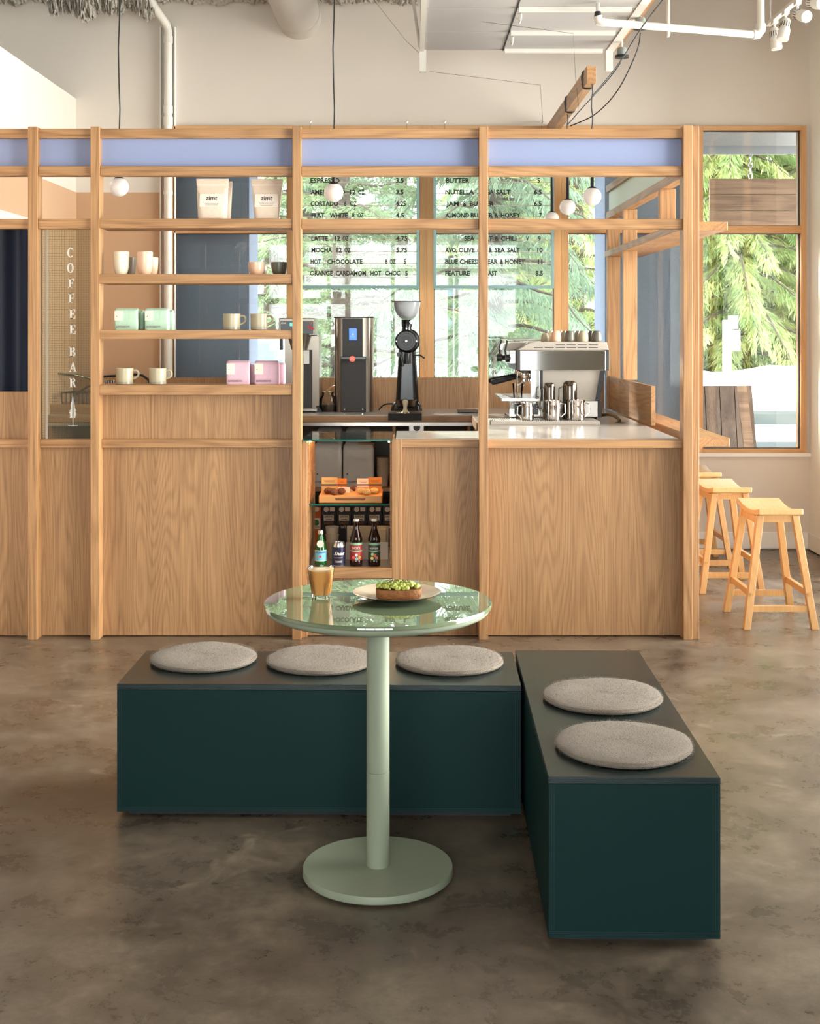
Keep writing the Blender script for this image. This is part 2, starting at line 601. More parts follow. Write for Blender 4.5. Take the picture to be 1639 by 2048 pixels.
# ---------------------------------------------------------------- room shell
YW = 8.86                      # inner face of the window wall
XR = 2.72                      # inner face of the right wall
XL = -2.275                    # face of the low wall left of the bar
ZC = 3.82
xw = lambda x: px(x, YW)
zw = lambda y: pz(y, YW)

struct(MB().box(-6, 2.92, -3.0, 9.0, -0.12, 0).build('floor', M_floor))
struct(MB().box(-6, 2.92, -3.0, 9.0, ZC, ZC + 0.1).build('ceiling', M_ceil))
zh, zs = zw(253), zw(905)
wb = struct(MB().box(-6, 2.92, YW, 9.0, zh, ZC).box(-6, xw(330), YW, 9.0, 0, zh)
            .box(xw(330), 2.92, YW, 9.0, 0, zs).box(xw(1609), 2.92, YW, 9.0, zs, zh).build('wall_back', M_cream))
MB().box(XL, xw(322), YW - 0.004, YW, 0, 2.43).build('tan_paint', M_tan, wb)
MB().box(xw(1385), XR, YW - 0.035, YW, zs - 0.028, zs).build('sill_board', M_white, wb, bevel=0.002)
wl = struct(MB().box(XL - 0.12, XL, 7.62, YW, 0, 3.07).box(XL - 0.12, XL, 5.2, 6.6, 0, 3.07)
            .box(XL - 0.12, XL, 6.6, 7.62, 2.10, 3.07).build('wall_left', M_cream))
MB().box(XL, XL + 0.004, 7.70, YW - 0.004, 0, 2.43).box(XL, XL + 0.004, 5.2, 7.70, 2.16, 2.43).build('tan_paint', M_tan, wl)
d1 = sempty('door_1', (XL, 7.1, 0))
MB().box(XL - 0.13, XL + 0.014, 7.62, 7.70, 0, 2.16).box(XL - 0.13, XL + 0.014, 6.52, 6.60, 0, 2.16)\
    .box(XL - 0.13, XL + 0.014, 6.60, 7.62, 2.10, 2.16).build('door_casing', M_cream, d1, bevel=0.002)
MB().box(XL - 0.10, XL - 0.06, 6.60, 7.62, 0.01, 2.10).build('door_leaf', plain('dark_door', lin(58, 46, 40), 0.5), d1)
wr = struct(MB().box(XR, 2.92, -3.0, 3.0, 0, ZC).box(XR, 2.92, 8.1, YW, 0, ZC).box(XR, 2.92, 3.0, 8.1, 0, 0.12)
            .box(XR, 2.92, 3.0, 8.1, 3.30, ZC).build('wall_right', M_white))
struct(MB().box(-6, -2.3, -3.0, -2.85, 0, ZC).box(1.75, 2.92, -3.0, -2.85, 0, ZC).box(-2.3, 1.75, -3.0, -2.85, 0, 0.55)
       .box(-2.3, 1.75, -3.0, -2.85, 2.95, ZC).build('wall_front', M_white))
struct(MB().box(-6.1, -6, -3.0, 9.0, 0, ZC).build('wall_far_left', M_cream))
struct(MB().box(xw(1385), XR, YW - 0.016, YW, 0.006, 0.118).build('baseboard_back', M_white, bevel=0.003))
struct(MB().box(XR - 0.016, XR, 5.3, YW - 0.016, 0.006, 0.118).build('baseboard_right', M_white, bevel=0.003))

def window_unit(n, x0, x1, jl, jr, z0, z1, tr0, tr1):
    """timber window in the back wall: jambs, head, sill, transom, two panes"""
    o = sempty('window_%d' % n, ((x0 + x1) / 2, YW, z0))
    a, b = YW - 0.03, YW + 0.09
    t = 0.027
    MB().box(x0, x0 + jl, a, b, z0, z1).build('jamb', M_win, o, bevel=0.002)
    MB().box(x1 - jr, x1, a, b, z0, z1).build('jamb', M_win, o, bevel=0.002)
    MB().box(x0 + jl, x1 - jr, a, b, z1 - t, z1).build('head', M_winX, o, bevel=0.002)
    MB().box(x0 + jl, x1 - jr, a, b, z0, z0 + t).build('sill', M_winX, o, bevel=0.002)
    MB().box(x0 + jl, x1 - jr, a, b, tr0, tr1).build('transom', M_winX, o, bevel=0.002)
    g = 0.005
    for p, q in ((z0 + t, tr0), (tr1, z1 - t)):
        MB().box(x0 + jl, x0 + jl + g, a + 0.04, a + 0.06, p, q).box(x1 - jr - g, x1 - jr, a + 0.04, a + 0.06, p, q)\
            .box(x0 + jl, x1 - jr, a + 0.04, a + 0.06, q - g, q).box(x0 + jl, x1 - jr, a + 0.04, a + 0.06, p, p + g).build('gasket', M_rubber, o)
        MB().box(x0 + jl, x1 - jr, a + 0.047, a + 0.053, p, q).build('pane', M_pane, o)
    return o

xs = [330, 588, 853, 1121, 1389.5, 1609]
for i in range(5):
    jl = 0.058 if i == 0 else 0.048
    jr = 0.034 if i == 4 else 0.048
    window_unit(i + 1, xw(xs[i]), xw(xs[i + 1]), jl, jr, zs, zh, zw(467), zw(452))

def side_window(n, horizontal, p, a0, a1, z0, z1, nl):
    o = sempty('window_%d' % n, (p, (a0 + a1) / 2, z0) if not horizontal else ((a0 + a1) / 2, p, z0))
    def bx(m, u0, u1, v0, v1, zz0, zz1):
        return m.box(u0, u1, v0, v1, zz0, zz1) if horizontal else m.box(v0, v1, u0, u1, zz0, zz1)
    c0, c1 = p - 0.04, p + 0.04
    for k in range(nl + 1):
        u = a0 + (a1 - a0) * k / nl
        u = min(max(u, a0 + 0.03), a1 - 0.03)
        bx(MB(), u - 0.03, u + 0.03, c0, c1, z0, z1).build('jamb', M_win, o)
    bx(MB(), a0, a1, c0, c1, z1 - 0.04, z1).build('head', M_winX, o)
    bx(MB(), a0, a1, c0, c1, z0, z0 + 0.04).build('sill', M_winX, o)
    for k in range(nl):
        u0 = a0 + (a1 - a0) * k / nl + 0.03
        u1 = a0 + (a1 - a0) * (k + 1) / nl - 0.03
        bx(MB(), u0, u1, p - 0.003, p + 0.003, z0 + 0.04, z1 - 0.04).build('pane', M_pane, o)
side_window(6, False, 2.84, 3.0, 8.1, 0.12, 3.30, 4)
side_window(7, True, -2.92, -2.3, 1.75, 0.55, 2.95, 4)  # unseen window behind the camera, width set for reflections in the espresso machine

# sprayed insulation on the ceiling edge: lumpy coat
def lumps(name, x0, x1, nx, base, amp, seed, y0, y1):
    r = random.Random(seed)
    m = MB()
    ny = 10
    hs = [[0] * (ny + 1) for _ in range(nx + 1)]
    vs, fs = [], []
    for i in range(nx + 1):
        x = x0 + (x1 - x0) * i / nx
        for j in range(ny + 1):
            t = j / ny
            z = base + amp * (0.5 * math.sin(x * 9 + seed) * math.sin(x * 23) + r.uniform(-0.5, 0.5)) + 0.09 * (2 * t - 1) ** 2
            vs.append((x + r.uniform(-.006, .006), y0 + (y1 - y0) * t + r.uniform(-.012, .0), min(z, ZC)))
    for i in range(nx):
        for j in range(ny):
            a = i * (ny + 1) + j
            fs.append((a, a + 1, a + ny + 2, a + ny + 1))
    n0 = len(vs)
    for i in range(nx + 1):
        vs.append((vs[i * (ny + 1)][0], y0, ZC))
    for i in range(nx):
        fs.append((i * (ny + 1), (i + 1) * (ny + 1), n0 + i + 1, n0 + i))
    m.add(vs, fs)
    o = m.build(name, M_fuzz)
    return o
o = lumps('ceiling_insulation', -5.9, 0.05, 420, 3.70, 0.035, 3, 8.66, 8.855)
tag(o, 'rough grey sprayed insulation along the ceiling edge above the window wall', 'insulation', kind='stuff')
o = lumps('beam_insulation', -2.35, -1.68, 90, 3.57, 0.08, 5, 8.38, 8.60)
tag(o, 'thick shaggy grey insulation lump beside the bent white pipe', 'insulation', kind='stuff')

# ---------------------------------------------------------------- outdoors
struct(MB().prism([(9.0, -.45), (70, -.45), (70, .42), (16.5, .42), (11.5, -.25), (9.0, -.25)], 'X', -30, 40).build('ground', M_road))
def snowbank():
    r = random.Random(2)
    vs, fs = [], []
    nx, ny = 90, 10
    prof = [0, .25, .5, .72, .9, 1.0, .96, .8, .6, .3, 0]
    for i in range(nx + 1):
        x = -12 + 34 * i / nx
        hgt = 1.0 + 0.18 * math.sin(x * 0.9) + 0.10 * math.sin(x * 2.3 + 1)
        for j in range(ny + 1):
            vs.append((x, 17.0 + 5.0 * j / ny + r.uniform(-.1, .1), 0.38 + hgt * .62 * prof[j] + (r.uniform(-.04, .04) if 0 < j < ny else 0)))
    for i in range(nx):
        for j in range(ny):
            a = i * (ny + 1) + j
            fs.append((a, a + ny + 1, a + ny + 2, a + 1))
    return MB().add(vs, fs).build('snow_bank', M_snow, smooth=True)
struct(snowbank())
struct(MB().prism([(14.9, .20), (15.5, .28), (15.5, .36), (15.2, .36), (14.9, .25)], 'X', -12, 22).build('snow_verge', M_snow))
c1 = struct(MB().box(px(300, 9.0), px(498, 9.0), 9.0, 9.52, -0.25, 3.3).build('wall_blue_column', M_blue))
c2 = struct(MB().box(px(1209, 9.0), px(1398, 9.0), 9.0, 9.50, -0.25, 3.3).build('wall_blue_column', M_blue))
struct(MB().box(-3.2, 4.6, 9.30, 9.75, pz(292, 9.3), 3.35).build('trim_eave_beam', M_soffit, bevel=0.004))
struct(MB().box(-3.2, 4.6, 9.75, 10.40, 2.912, 2.95).build('trim_soffit', M_soffit))
struct(MB().box(-3.2, 4.6, 10.40, 10.44, 2.90, 3.05).build('trim_eave_flashing', M_white))

def leaf_mesh(name, m, parent, P, D, Nn, Ln, Wd):
    """pointed leaf sprays: two triangles each, numpy built"""
    n = len(P)
    S = np.cross(D, Nn)
    S /= np.linalg.norm(S, axis=1, keepdims=True) + 1e-9
    V = np.empty((n, 4, 3))
    V[:, 0] = P
    V[:, 1] = P + D * (Ln * .45)[:, None] + S * Wd[:, None]
    V[:, 2] = P + D * Ln[:, None]
    V[:, 3] = P + D * (Ln * .45)[:, None] - S * Wd[:, None]
    me = bpy.data.meshes.new(name)
    me.vertices.add(n * 4)
    me.vertices.foreach_set('co', V.reshape(-1))
    me.loops.add(n * 4)
    me.loops.foreach_set('vertex_index', np.arange(n * 4))
    me.polygons.add(n)
    me.polygons.foreach_set('loop_start', np.arange(n) * 4)
    me.polygons.foreach_set('loop_total', np.full(n, 4))
    me.update()
    me.validate()
    me.materials.append(m)
    o = bpy.data.objects.new(name, me)
    COL.objects.link(o)
    o.parent = parent
    return o

def conifer(name, label, X, Y, h, rt, nb, reach, mat, seed, z0=1.0, droop=0.5, per=26, ll=0.16, lw=0.014, hang=0.5, base=0.0):
    g = np.random.default_rng(seed)
    root = thing(name, label, 'tree', (X, Y, base), 'trees outside the windows')
    m = MB()
    m.tube([(0, 0, 0), (0.02, 0, h * .3), (-0.02, 0.02, h * .65), (0, 0, h)], [rt * 1.25, rt, rt * .6, rt * .08], 12)
    P, D, Nn, Ln, Wd = [], [], [], [], []
    limbs = MB()
    for b in range(nb):
        t = b / nb
        z = z0 + (h - z0) * t ** 0.9
        L = reach * (1 - 0.85 * t) * g.uniform(.75, 1.15)
        a = b * 2.39996 + g.uniform(-.3, .3)
        dx, dy = math.cos(a), math.sin(a)
        K = 9
        pts = []
        for k in range(K + 1):
            s = k / K
            pts.append(np.array([dx * L * s, dy * L * s, z + L * (0.18 * s - droop * s * s)]) + g.normal(0, .015, 3))
        limbs.tube([tuple(p) for p in pts], [max(.004, rt * .28 * (1 - .9 * k / K) * (1 - .5 * t)) for k in range(K + 1)], 5)
        for k in range(1, K + 1):
            cnt = int(per * (0.5 + 0.7 * L / reach))
            base_p = pts[k - 1] + (pts[k] - pts[k - 1]) * g.uniform(0, 1, (cnt, 1))
            ax = (pts[k] - pts[k - 1])
            ax = ax / np.linalg.norm(ax)
            side = np.array([-dy, dx, 0])
            u = g.uniform(-1, 1, (cnt, 1))
            off = side * u * (0.13 * L + .05) * (1.15 - .8 * k / K)
            off[:, 2] -= np.abs(u[:, 0]) * 0.10 * L * droop
            p = base_p + off + g.normal(0, .02, (cnt, 3))
            d = ax * g.uniform(.3, 1, (cnt, 1)) + side * np.sign(u) * g.uniform(.1, .9, (cnt, 1)) + g.normal(0, .22, (cnt, 3))
            d[:, 2] -= hang * g.uniform(.2, 1.2, cnt)
            d /= np.linalg.norm(d, axis=1, keepdims=True)
            P.append(p); D.append(d)
            nn = g.normal(0, 1, (cnt, 3)); nn[:, 2] += 1.0
            Nn.append(nn)
            Ln.append(g.uniform(.6, 1.4, cnt) * ll)
            Wd.append(g.uniform(.7, 1.3, cnt) * lw)
    m.build('trunk', M_bark, root, smooth=True, local=True)
    limbs.build('branches', M_bark, root, local=True)
    o = leaf_mesh('crown', mat, root, np.concatenate(P), np.concatenate(D), np.concatenate(Nn), np.concatenate(Ln), np.concatenate(Wd))
    o['kind'] = 'stuff'
    return root

conifer('fir_tree', 'fir with a bare grey trunk and open level branches behind the drinks menu', px(680, 14.5), 14.5, 8.5, 0.105, 85, 2.1, M_leafA, 1, z0=0.2, droop=0.30, per=52, ll=0.12, lw=0.009, hang=0.25)
conifer('fir_tree', 'cedar with long hanging sprays behind the toast menu', px(985, 16.0), 16.0, 9.0, 0.11, 90, 2.0, M_leafC, 2, z0=0.9, droop=0.55, per=62, ll=0.19, lw=0.008, hang=1.1)
conifer('fir_tree', 'slim evergreen showing beside the left blue column', px(540, 18.0), 18.0, 9.0, 0.10, 70, 1.9, M_leafA, 3, z0=0.9, droop=0.4, per=44, ll=0.14, lw=0.010, hang=0.5)
conifer('fir_tree', 'blue green evergreen between the two menu boards further back', px(800, 24.0), 24.0, 11.0, 0.13, 80, 2.8, M_leafC, 4, z0=0.6, droop=0.45, per=44, ll=0.18, lw=0.013, hang=0.6)
conifer('fir_tree', 'bushy evergreen behind the espresso machine beside the right blue column', px(1150, 20.0), 20.0, 9.5, 0.12, 90, 2.1, M_leafB, 5, z0=0.5, droop=0.5, per=54, ll=0.16, lw=0.011, hang=0.7)
conifer('cedar_tree', 'dense sunlit yellow green cedar filling the right window', px(1470, 23.5), 23.5, 9.5, 0.15, 150, 2.7, M_leafB, 6, z0=0.25, droop=0.65, per=95, ll=0.17, lw=0.013, hang=1.2)
conifer('cedar_tree', 'dense cedar at the right end of the right window', px(1610, 25.0), 25.0, 9.0, 0.15, 120, 2.6, M_leafB, 7, z0=0.25, droop=0.65, per=90, ll=0.17, lw=0.013, hang=1.2)
conifer('cedar_tree', 'darker cedar standing left of the dense cedars by the end post', px(1385, 26.5), 26.5, 10.5, 0.15, 120, 2.6, M_leafC, 8, z0=0.25, droop=0.65, per=80, ll=0.18, lw=0.014, hang=1.2)
conifer('cedar_tree', 'far cedar behind the drinks menu left of the bare trunk', px(610, 27.0), 27.0, 11.0, 0.15, 90, 3.0, M_leafC, 9, z0=0.4, droop=0.6, per=50, ll=0.20, lw=0.015, hang=1.0)
conifer('cedar_tree', 'far cedar behind the toast menu in front of the pale house', px(1040, 27.0), 27.0, 11.0, 0.15, 90, 2.4, M_leafB, 10, z0=1.4, droop=0.6, per=50, ll=0.20, lw=0.015, hang=1.0)

# pale house behind the trees
hs = thing('house', 'pale house with white framed windows behind the trees', 'house', (px(950, 34), 34, -0.25))
M_house = plain('pale_siding', lin(150, 154, 148), 0.8)
M_hglass = plain('house_window_glass', lin(150, 170, 172), 0.1)
hx0, hx1 = px(840, 34), px(1130, 34)
MB().box(hx0, hx1, 34, 39, -0.25, 3.3).build('house_wall', M_house, hs)
MB().prism([(hx0 - .3, 3.3), (hx1 + .3, 3.3), ((hx0 + hx1) / 2, 5.0)], 'Y', 33.6, 39.4).build('roof', plain('snowy_roof', lin(220, 224, 228), .8), hs)
for wx in (862, 930, 1000, 1070):
    a, b = px(wx, 34), px(wx + 48, 34)
    f = MB().box(a, b, 33.94, 34.0, 1.05, 1.1).box(a, b, 33.94, 34.0, 2.55, 2.6).box(a, a + .05, 33.94, 34, 1.1, 2.55).box(b - .05, b, 33.94, 34, 1.1, 2.55)\
        .box((a + b) / 2 - .02, (a + b) / 2 + .02, 33.94, 34, 1.1, 2.55).build('window_frame', M_white, hs)
    MB().box(a + .05, b - .05, 33.97, 33.99, 1.1, 2.55).build('pane', M_hglass, f)

# parked pale blue van glimpsed beside the left column
vn = thing('van', 'pale blue parked van seen beside the left blue column', 'car', (px(545, 13.0), 13.0, -0.25))
M_van = plain('pale_blue_car_paint', lin(176, 192, 206), 0.3, coat=0.5)
v0 = px(610, 13.0) - 3.9
body = [(v0, .22), (v0 + 3.9, .22), (v0 + 3.9, .98), (v0 + 3.62, 1.42), (v0 + 1.6, 1.42), (v0 + .9, .90), (v0, .75)]
MB().prism(body, 'Y', 13.0, 14.6).build('body', M_van, vn, bevel=0.04)
MB().prism([(v0 + 1.08, .96), (v0 + 2.3, .96), (v0 + 2.3, 1.36), (v0 + 1.62, 1.36)], 'Y', 12.985, 13.0).build('side_window', M_hglass, vn)
MB().prism([(v0 + 2.4, .96), (v0 + 3.80, .96), (v0 + 3.56, 1.36), (v0 + 2.4, 1.36)], 'Y', 12.985, 13.0).build('side_window', M_hglass, vn)
for wx in (.75, 3.1):
    MB().lathe([(.33, 0), (.33, .2)], (v0 + wx, 12.96, .30), 24, 'Y').build('wheel', M_rubber, vn, smooth=True)

# hanging cedar sign, its chain, sandwich board, lamp ring, papered post
sg = thing('hanging_sign', 'blank weathered cedar plank sign hanging on a chain outside', 'sign', (px(1510, 10.2), 10.2, pz(455, 10.2)))
for a, b in ((358, 389), (390, 421), (422, 458)):
    MB().box(px(1418, 10.2), px(1622, 10.2), 10.18, 10.22, pz(b, 10.2), pz(a, 10.2)).build('plank', M_sign, sg, bevel=0.003)
y = 300
for k in range(5):
    c = (px(1500, 10.2), 10.2, pz(y + 6 + k * 11.5, 10.2))
    pts = [(c[0] + (0.014 * math.cos(t) if k % 2 == 0 else 0), c[1] + (0 if k % 2 == 0 else 0.014 * math.cos(t)), c[2] + 0.030 * math.sin(t)) for t in np.linspace(0, 2 * PI, 14, endpoint=False)]
    MB().tube(pts, 0.0035, 6, True).build('chain_link', M_chrome, sg, smooth=True)
rg = MB().tube([(px(1578, 10.1) + .062 * math.cos(t), 10.1, pz(307, 10.1) + .064 + .062 * math.sin(t)) for t in np.linspace(0, 2 * PI, 24, endpoint=False)], 0.012, 8, True).build('iron_ring', M_black, smooth=True)
tag(rg, 'black iron ring hanging under the eave at the right window', 'ring')

sb = thing('sandwich_board', 'folding wooden sandwich board standing outside the right window', 'sign', (px(1450, 10.6), 10.6, -0.25))
def slab(p, q, t, mat, name, par):                      # leaning board from foot edge p to top edge q
    (x0, x1, y0, z0), (u0, u1, y1, z1) = p, q
    MB().add([(x0, y0, z0), (x1, y0, z0), (x1, y0 + t, z0), (x0, y0 + t, z0), (u0, y1, z1), (u1, y1, z1), (u1, y1 + t, z1), (u0, y1 + t, z1)],
             [(3, 2, 1, 0), (4, 5, 6, 7), (0, 1, 5, 4), (1, 2, 6, 5), (2, 3, 7, 6), (3, 0, 4, 7)]).build(name, mat, par)
xa, xb, xc = px(1385, 10.5), px(1505, 10.5), px(1538, 10.5)
zt = pz(772, 10.6)
for k in range(4):
    a0 = xa + (xb - xa) * k / 4 + .003
    a1 = xa + (xb - xa) * (k + 1) / 4 - .003
    slab((a0, a1, 10.35, -.24), (a0, a1, 10.62, zt), .03, M_signZ, 'plank', sb)
slab((xb - .02, xb + .06, 10.34, -.24), (xb - .10, xb - .02, 10.62, zt), .05, M_sign, 'leg', sb)
slab((xc - .02, xc + .09, 11.0, -.24), (xb - .06, xb + .03, 10.66, zt), .04, M_signZ, 'leg', sb)
slab((xa, xc, 11.0, -.24), (xa, xb, 10.66, zt - .01), .03, M_signZ, 'back_panel', sb)
ps = thing('notice_post', 'white post with stapled paper notices outside the right window', 'post', (px(1463, 11.5), 11.5, -0.25))
MB().box(px(1447, 11.5), px(1462, 11.5), 11.5, 11.56, -.25, pz(640, 11.5)).build('post', M_white, ps)
MB().box(px(1449, 11.5), px(1479, 11.5), 11.485, 11.5, pz(702, 11.5), pz(660, 11.5)).build('notice', M_whitep, ps)
MB().box(px(1455, 11.5), px(1475, 11.5), 11.485, 11.5, pz(658, 11.5), pz(631, 11.5)).build('notice', M_whitep, ps)

# ---------------------------------------------------------------- oak screen
YP = 6.27
sx = lambda x: px(x, YP)
sz = lambda y: pz(y, YP)
sc = thing('oak_screen', 'full height oak post and rail screen forming the front of the coffee bar', 'screen', (0, YP, 0))
ztop = sz(253)
posts = [(-345, -327), (55.6, 74), (180.6, 198.2), (584, 601.6), (957.5, 975.6), (1366, 1384)]
for a, b in posts:
    MB().box(sx(a), sx(b), YP, YP + .09, 0, ztop if a < 1300 else sz(250)).build('post', M_oakZ, sc, bevel=0.002)
MB().box(sx(1384.3), sx(1398.5), YP + .012, YP + .10, 0, sz(251)).build('post', M_oakZ, sc, bevel=0.002)
bays = [(-327, 55.6), (74, 180.6), (198.2, 584), (601.6, 957.5), (975.6, 1366)]
for i, (a, b) in enumerate(bays):
    x0, x1 = sx(a), sx(b)
    MB().box(x0, x1, YP + .022, YP + .08, sz(275), sz(256)).build('rail', M_oakX, sc, bevel=0.002)
    MB().box(x0, x1, YP + .018, YP + .08, sz(350.5), sz(331)).build('rail', M_oakX, sc, bevel=0.004)
    tag(MB().box(x0, x1, YP + .052, YP + .066, sz(331), sz(275)).build('header_panel', M_lav, sc), 'lavender blue felt panel')
    if i != 2:
        MB().box(x0, x1, YP + .016, YP + .08, sz(457), sz(437)).build('rail', M_oakX, sc, bevel=0.004)
for a, b in ((437, 456), (548, 567), (660, 678), (770, 790)):
    MB().box(sx(198.2), sx(584), YP + .005, YP + .205, sz(b), sz(a)).build('shelf', M_oakX, sc, bevel=0.002)
def panel(a, b, t, u):
    MB().box(sx(a), sx(b), YP + .075, YP + .092, sz(u), sz(t)).build('panel', M_oakP, sc)
def lrail(a, b):
    MB().box(sx(a), sx(b), YP + .050, YP + .09, sz(897.5), sz(880)).build('rail', M_oakX, sc, bevel=0.002)
for a, b in bays[:3]:
    lrail(a, b)
    panel(a, b, 896, 1278)
panel(-327, 55.6, 785, 881)
panel(198.2, 584, 789, 881)
MB().box(sx(975.6), sx(1366), YP + .028, YP + .09, sz(897.5), sz(880) - .004).build('rail', M_oakX, sc, bevel=0.002)
panel(975.6, 1366, 897, 1278)
# pastry case bay
MB().box(sx(783), sx(803), YP + .045, YP + .09, .0, sz(881)).build('stile', M_oakZ, sc, bevel=0.002)
MB().box(sx(803), sx(957.5), YP + .050, YP + .09, sz(897), sz(881)).build('rail', M_oakX, sc, bevel=0.002)
panel(803, 957.5, 896, 1278)
MB().box(sx(601.6), sx(612), YP + .045, YP + .09, .0, sz(884)).build('stile', M_oakZ, sc, bevel=0.002)
MB().box(sx(612), sx(783), YP + .045, YP + .09, sz(1160), sz(1140)).build('rail', M_oakX, sc, bevel=0.002)
panel(601.6, 783, 1158, 1278)
MB().box(sx(612) - .012, sx(612) + .006, YP + .09, YP + .50, .30, sz(884)).build('case_side', M_oakY, sc)
MB().box(sx(783) - .010, sx(783) + .012, YP + .09, YP + .50, .30, sz(884)).build('case_side', M_oakY, sc)
ZCASE = sz(1140) - .004
MB().box(sx(612), sx(783), YP + .06, YP + .50, ZCASE - .02, ZCASE).build('case_floor', plain('steel_case_floor', lin(170, 160, 150), .3), sc)
def glass_slab(name, x0, x1, y0, y1, z0, z1):
    g = MB().box(x0, x1, y0 + .002, y1, z0, z1).build(name, M_shelfg, sc)
    MB().box(x0, x1, y0, y0 + .002, z0, z1).build('glass_edge', M_gedge, g)
glass_slab('glass_top', sx(604), sx(784), YP + .03, YP + .53, sz(883.4), sz(880))
ZSH = pz(1008, YP + .10)
glass_slab('glass_shelf', sx(613), sx(777), YP + .10, YP + .46, ZSH - .008, ZSH)
M_led = plain('warm_led', (1, .8, .5, 1), .5, emit=(1, .58, .24, 1), estr=45.0)
for u0, u1 in ((sx(612) + .006, sx(612) + .013), (sx(783) - .019, sx(783) - .010)):
    MB().box(u0, u1, YP + .095, YP + .46, sz(888), sz(885)).build('light_strip', M_led, sc)

# side of the screen, running back to the window wall
XS0, XS1 = sx(1366), sx(1398.5)
for a, b in ((275, 256), (350.5, 331)):
    MB().box(XS0 + .01, XS1 - .01, YP + .10, YW - .05, sz(a), sz(b)).build('rail', M_oakY, sc, bevel=0.002)
tag(MB().box(XS0 + .03, XS0 + .045, YP + .10, YW - .05, sz(331), sz(275)).build('header_panel', plain('green_reflection_panel', lin(206, 216, 200), .35), sc), 'side panel coloured as a pale green reflection')  # inner face of a blue panel; its glossy reflection is painted into the colour
MB().box(XS0, sx(1465), YP + .102, YW - .05, sz(457.5), sz(440)).build('shelf', M_oakY, sc, bevel=0.003)
for yy, z0, z1 in ((8.05, 1.185, sz(457.5)), (8.05, sz(440), sz(350.5)), (6.88, sz(440), sz(350.5)), (8.70, 0.965, sz(457.5)), (8.70, sz(440), sz(350.5))):
    MB().box(XS0 + .002, XS0 + .088, yy, yy + .044, z0, z1).build('post', M_oakZ, sc, bevel=0.002)
MB().box(XS0 + .012, XS0 + .034, 7.17, 8.70, .966, 1.185).build('divider_board', M_oakY, sc, bevel=0.001)
MB().box(XS1 - .02, XS1, YP + .10, YW - .02, 0, .925).build('panel', M_oakP, sc)

# wired glass pane with lettering
gp = MB().box(sx(74), sx(180.6), YP + .066, YP + .072, sz(880), sz(457)).build('wired_pane', M_wired, sc)
mw = MB()
gx0, gx1, gz0, gz1 = sx(74), sx(180.6), sz(880), sz(457)
k = gx0 + .006
while k < gx1:
    mw.box(k - .0004, k + .0004, YP + .0727, YP + .0735, gz0, gz1)
    k += .0118
k = gz0 + .006
while k < gz1:
    mw.box(gx0, gx1, YP + .0727, YP + .0735, k - .0004, k + .0004)
    k += .0118
mw.build('wire_mesh', M_wire, gp)
MB().box(sx(84), sx(88), YP + .060, YP + .066, gz0, gz1).build('glazing_bead', M_grey, gp)

# serif capitals on the wired glass, from strokes in a unit box (width .72, height 1)
def serif(ch):
    m = []
    def st(x0, y0, x1, y1): m.append([(x0, y0), (x1, y0), (x1, y1), (x0, y1)])
    def arc(cx, cy, ro, rx, ti, tx, a0, a1, n=14):
        for i in range(n):
            a, b = a0 + (a1 - a0) * i / n, a0 + (a1 - a0) * (i + 1) / n
            m.append([(cx + ro * math.cos(a), cy + rx * math.sin(a)), (cx + ro * math.cos(b), cy + rx * math.sin(b)),
                      (cx + ti * math.cos(b), cy + tx * math.sin(b)), (cx + ti * math.cos(a), cy + tx * math.sin(a))])
    if ch in 'FEBR':
        st(.10, 0, .30, 1)
        st(0, .93, .40, 1); st(0, 0, .42, .08)
    if ch in 'FE':
        st(.30, .90, .68, 1); st(.60, .70, .68, .90)
        st(.30, .46, .50, .56); st(.48, .38, .55, .64)
    if ch == 'E':
        st(.30, 0, .68, .10); st(.61, .10, .70, .32)
    if ch in 'BR':
        arc(.36, .76, .30, .24, .12, .15, -PI / 2, PI / 2)
        st(.30, .91, .37, 1); st(.30, .52, .37, .61)
    if ch == 'B':
        arc(.38, .28, .34, .28, .14, .19, -PI / 2, PI / 2)
        st(.30, .47, .39, .56); st(.30, 0, .39, .09)
    if ch == 'R':
        m.append([(.36, .52), (.54, .54), (.74, 0), (.54, 0)])
        st(.54, 0, .80, .08)
    if ch == 'O':
        arc(.36, .5, .38, .52, .17, .43, 0, 2 * PI, 28)
    if ch == 'C':
        arc(.38, .5, .38, .52, .17, .43, .75, 2 * PI - .75, 24)
        st(.60, .64, .68, .98)
    if ch == 'A':
        m.append([(.04, 0), (.13, 0), (.40, .86), (.36, 1)])
        m.append([(.36, 1), (.46, 1), (.76, 0), (.54, 0)])
        st(.20, .28, .56, .37)
        st(-.04, 0, .24, .08); st(.46, 0, .82, .08)
    return m
tops = [494, 525, 556, 586.5, 618, 649, 694.5, 725.5, 757]
for ch, t, xo in zip('COFFEEBAR', tops, (127, 127, 129, 129.5, 131, 131.5, 131, 131.5, 131.5)):
    m = MB()
    hgt = 19.3 * YP / F
    for q in serif(ch):
        vs = [(sx(xo) + u * hgt * .95, YP + .0645, sz(t + 19.3) + v * hgt) for u, v in q]
        m.add(vs, [tuple(range(len(vs)))])
    m.build('letter', M_whitep, gp)
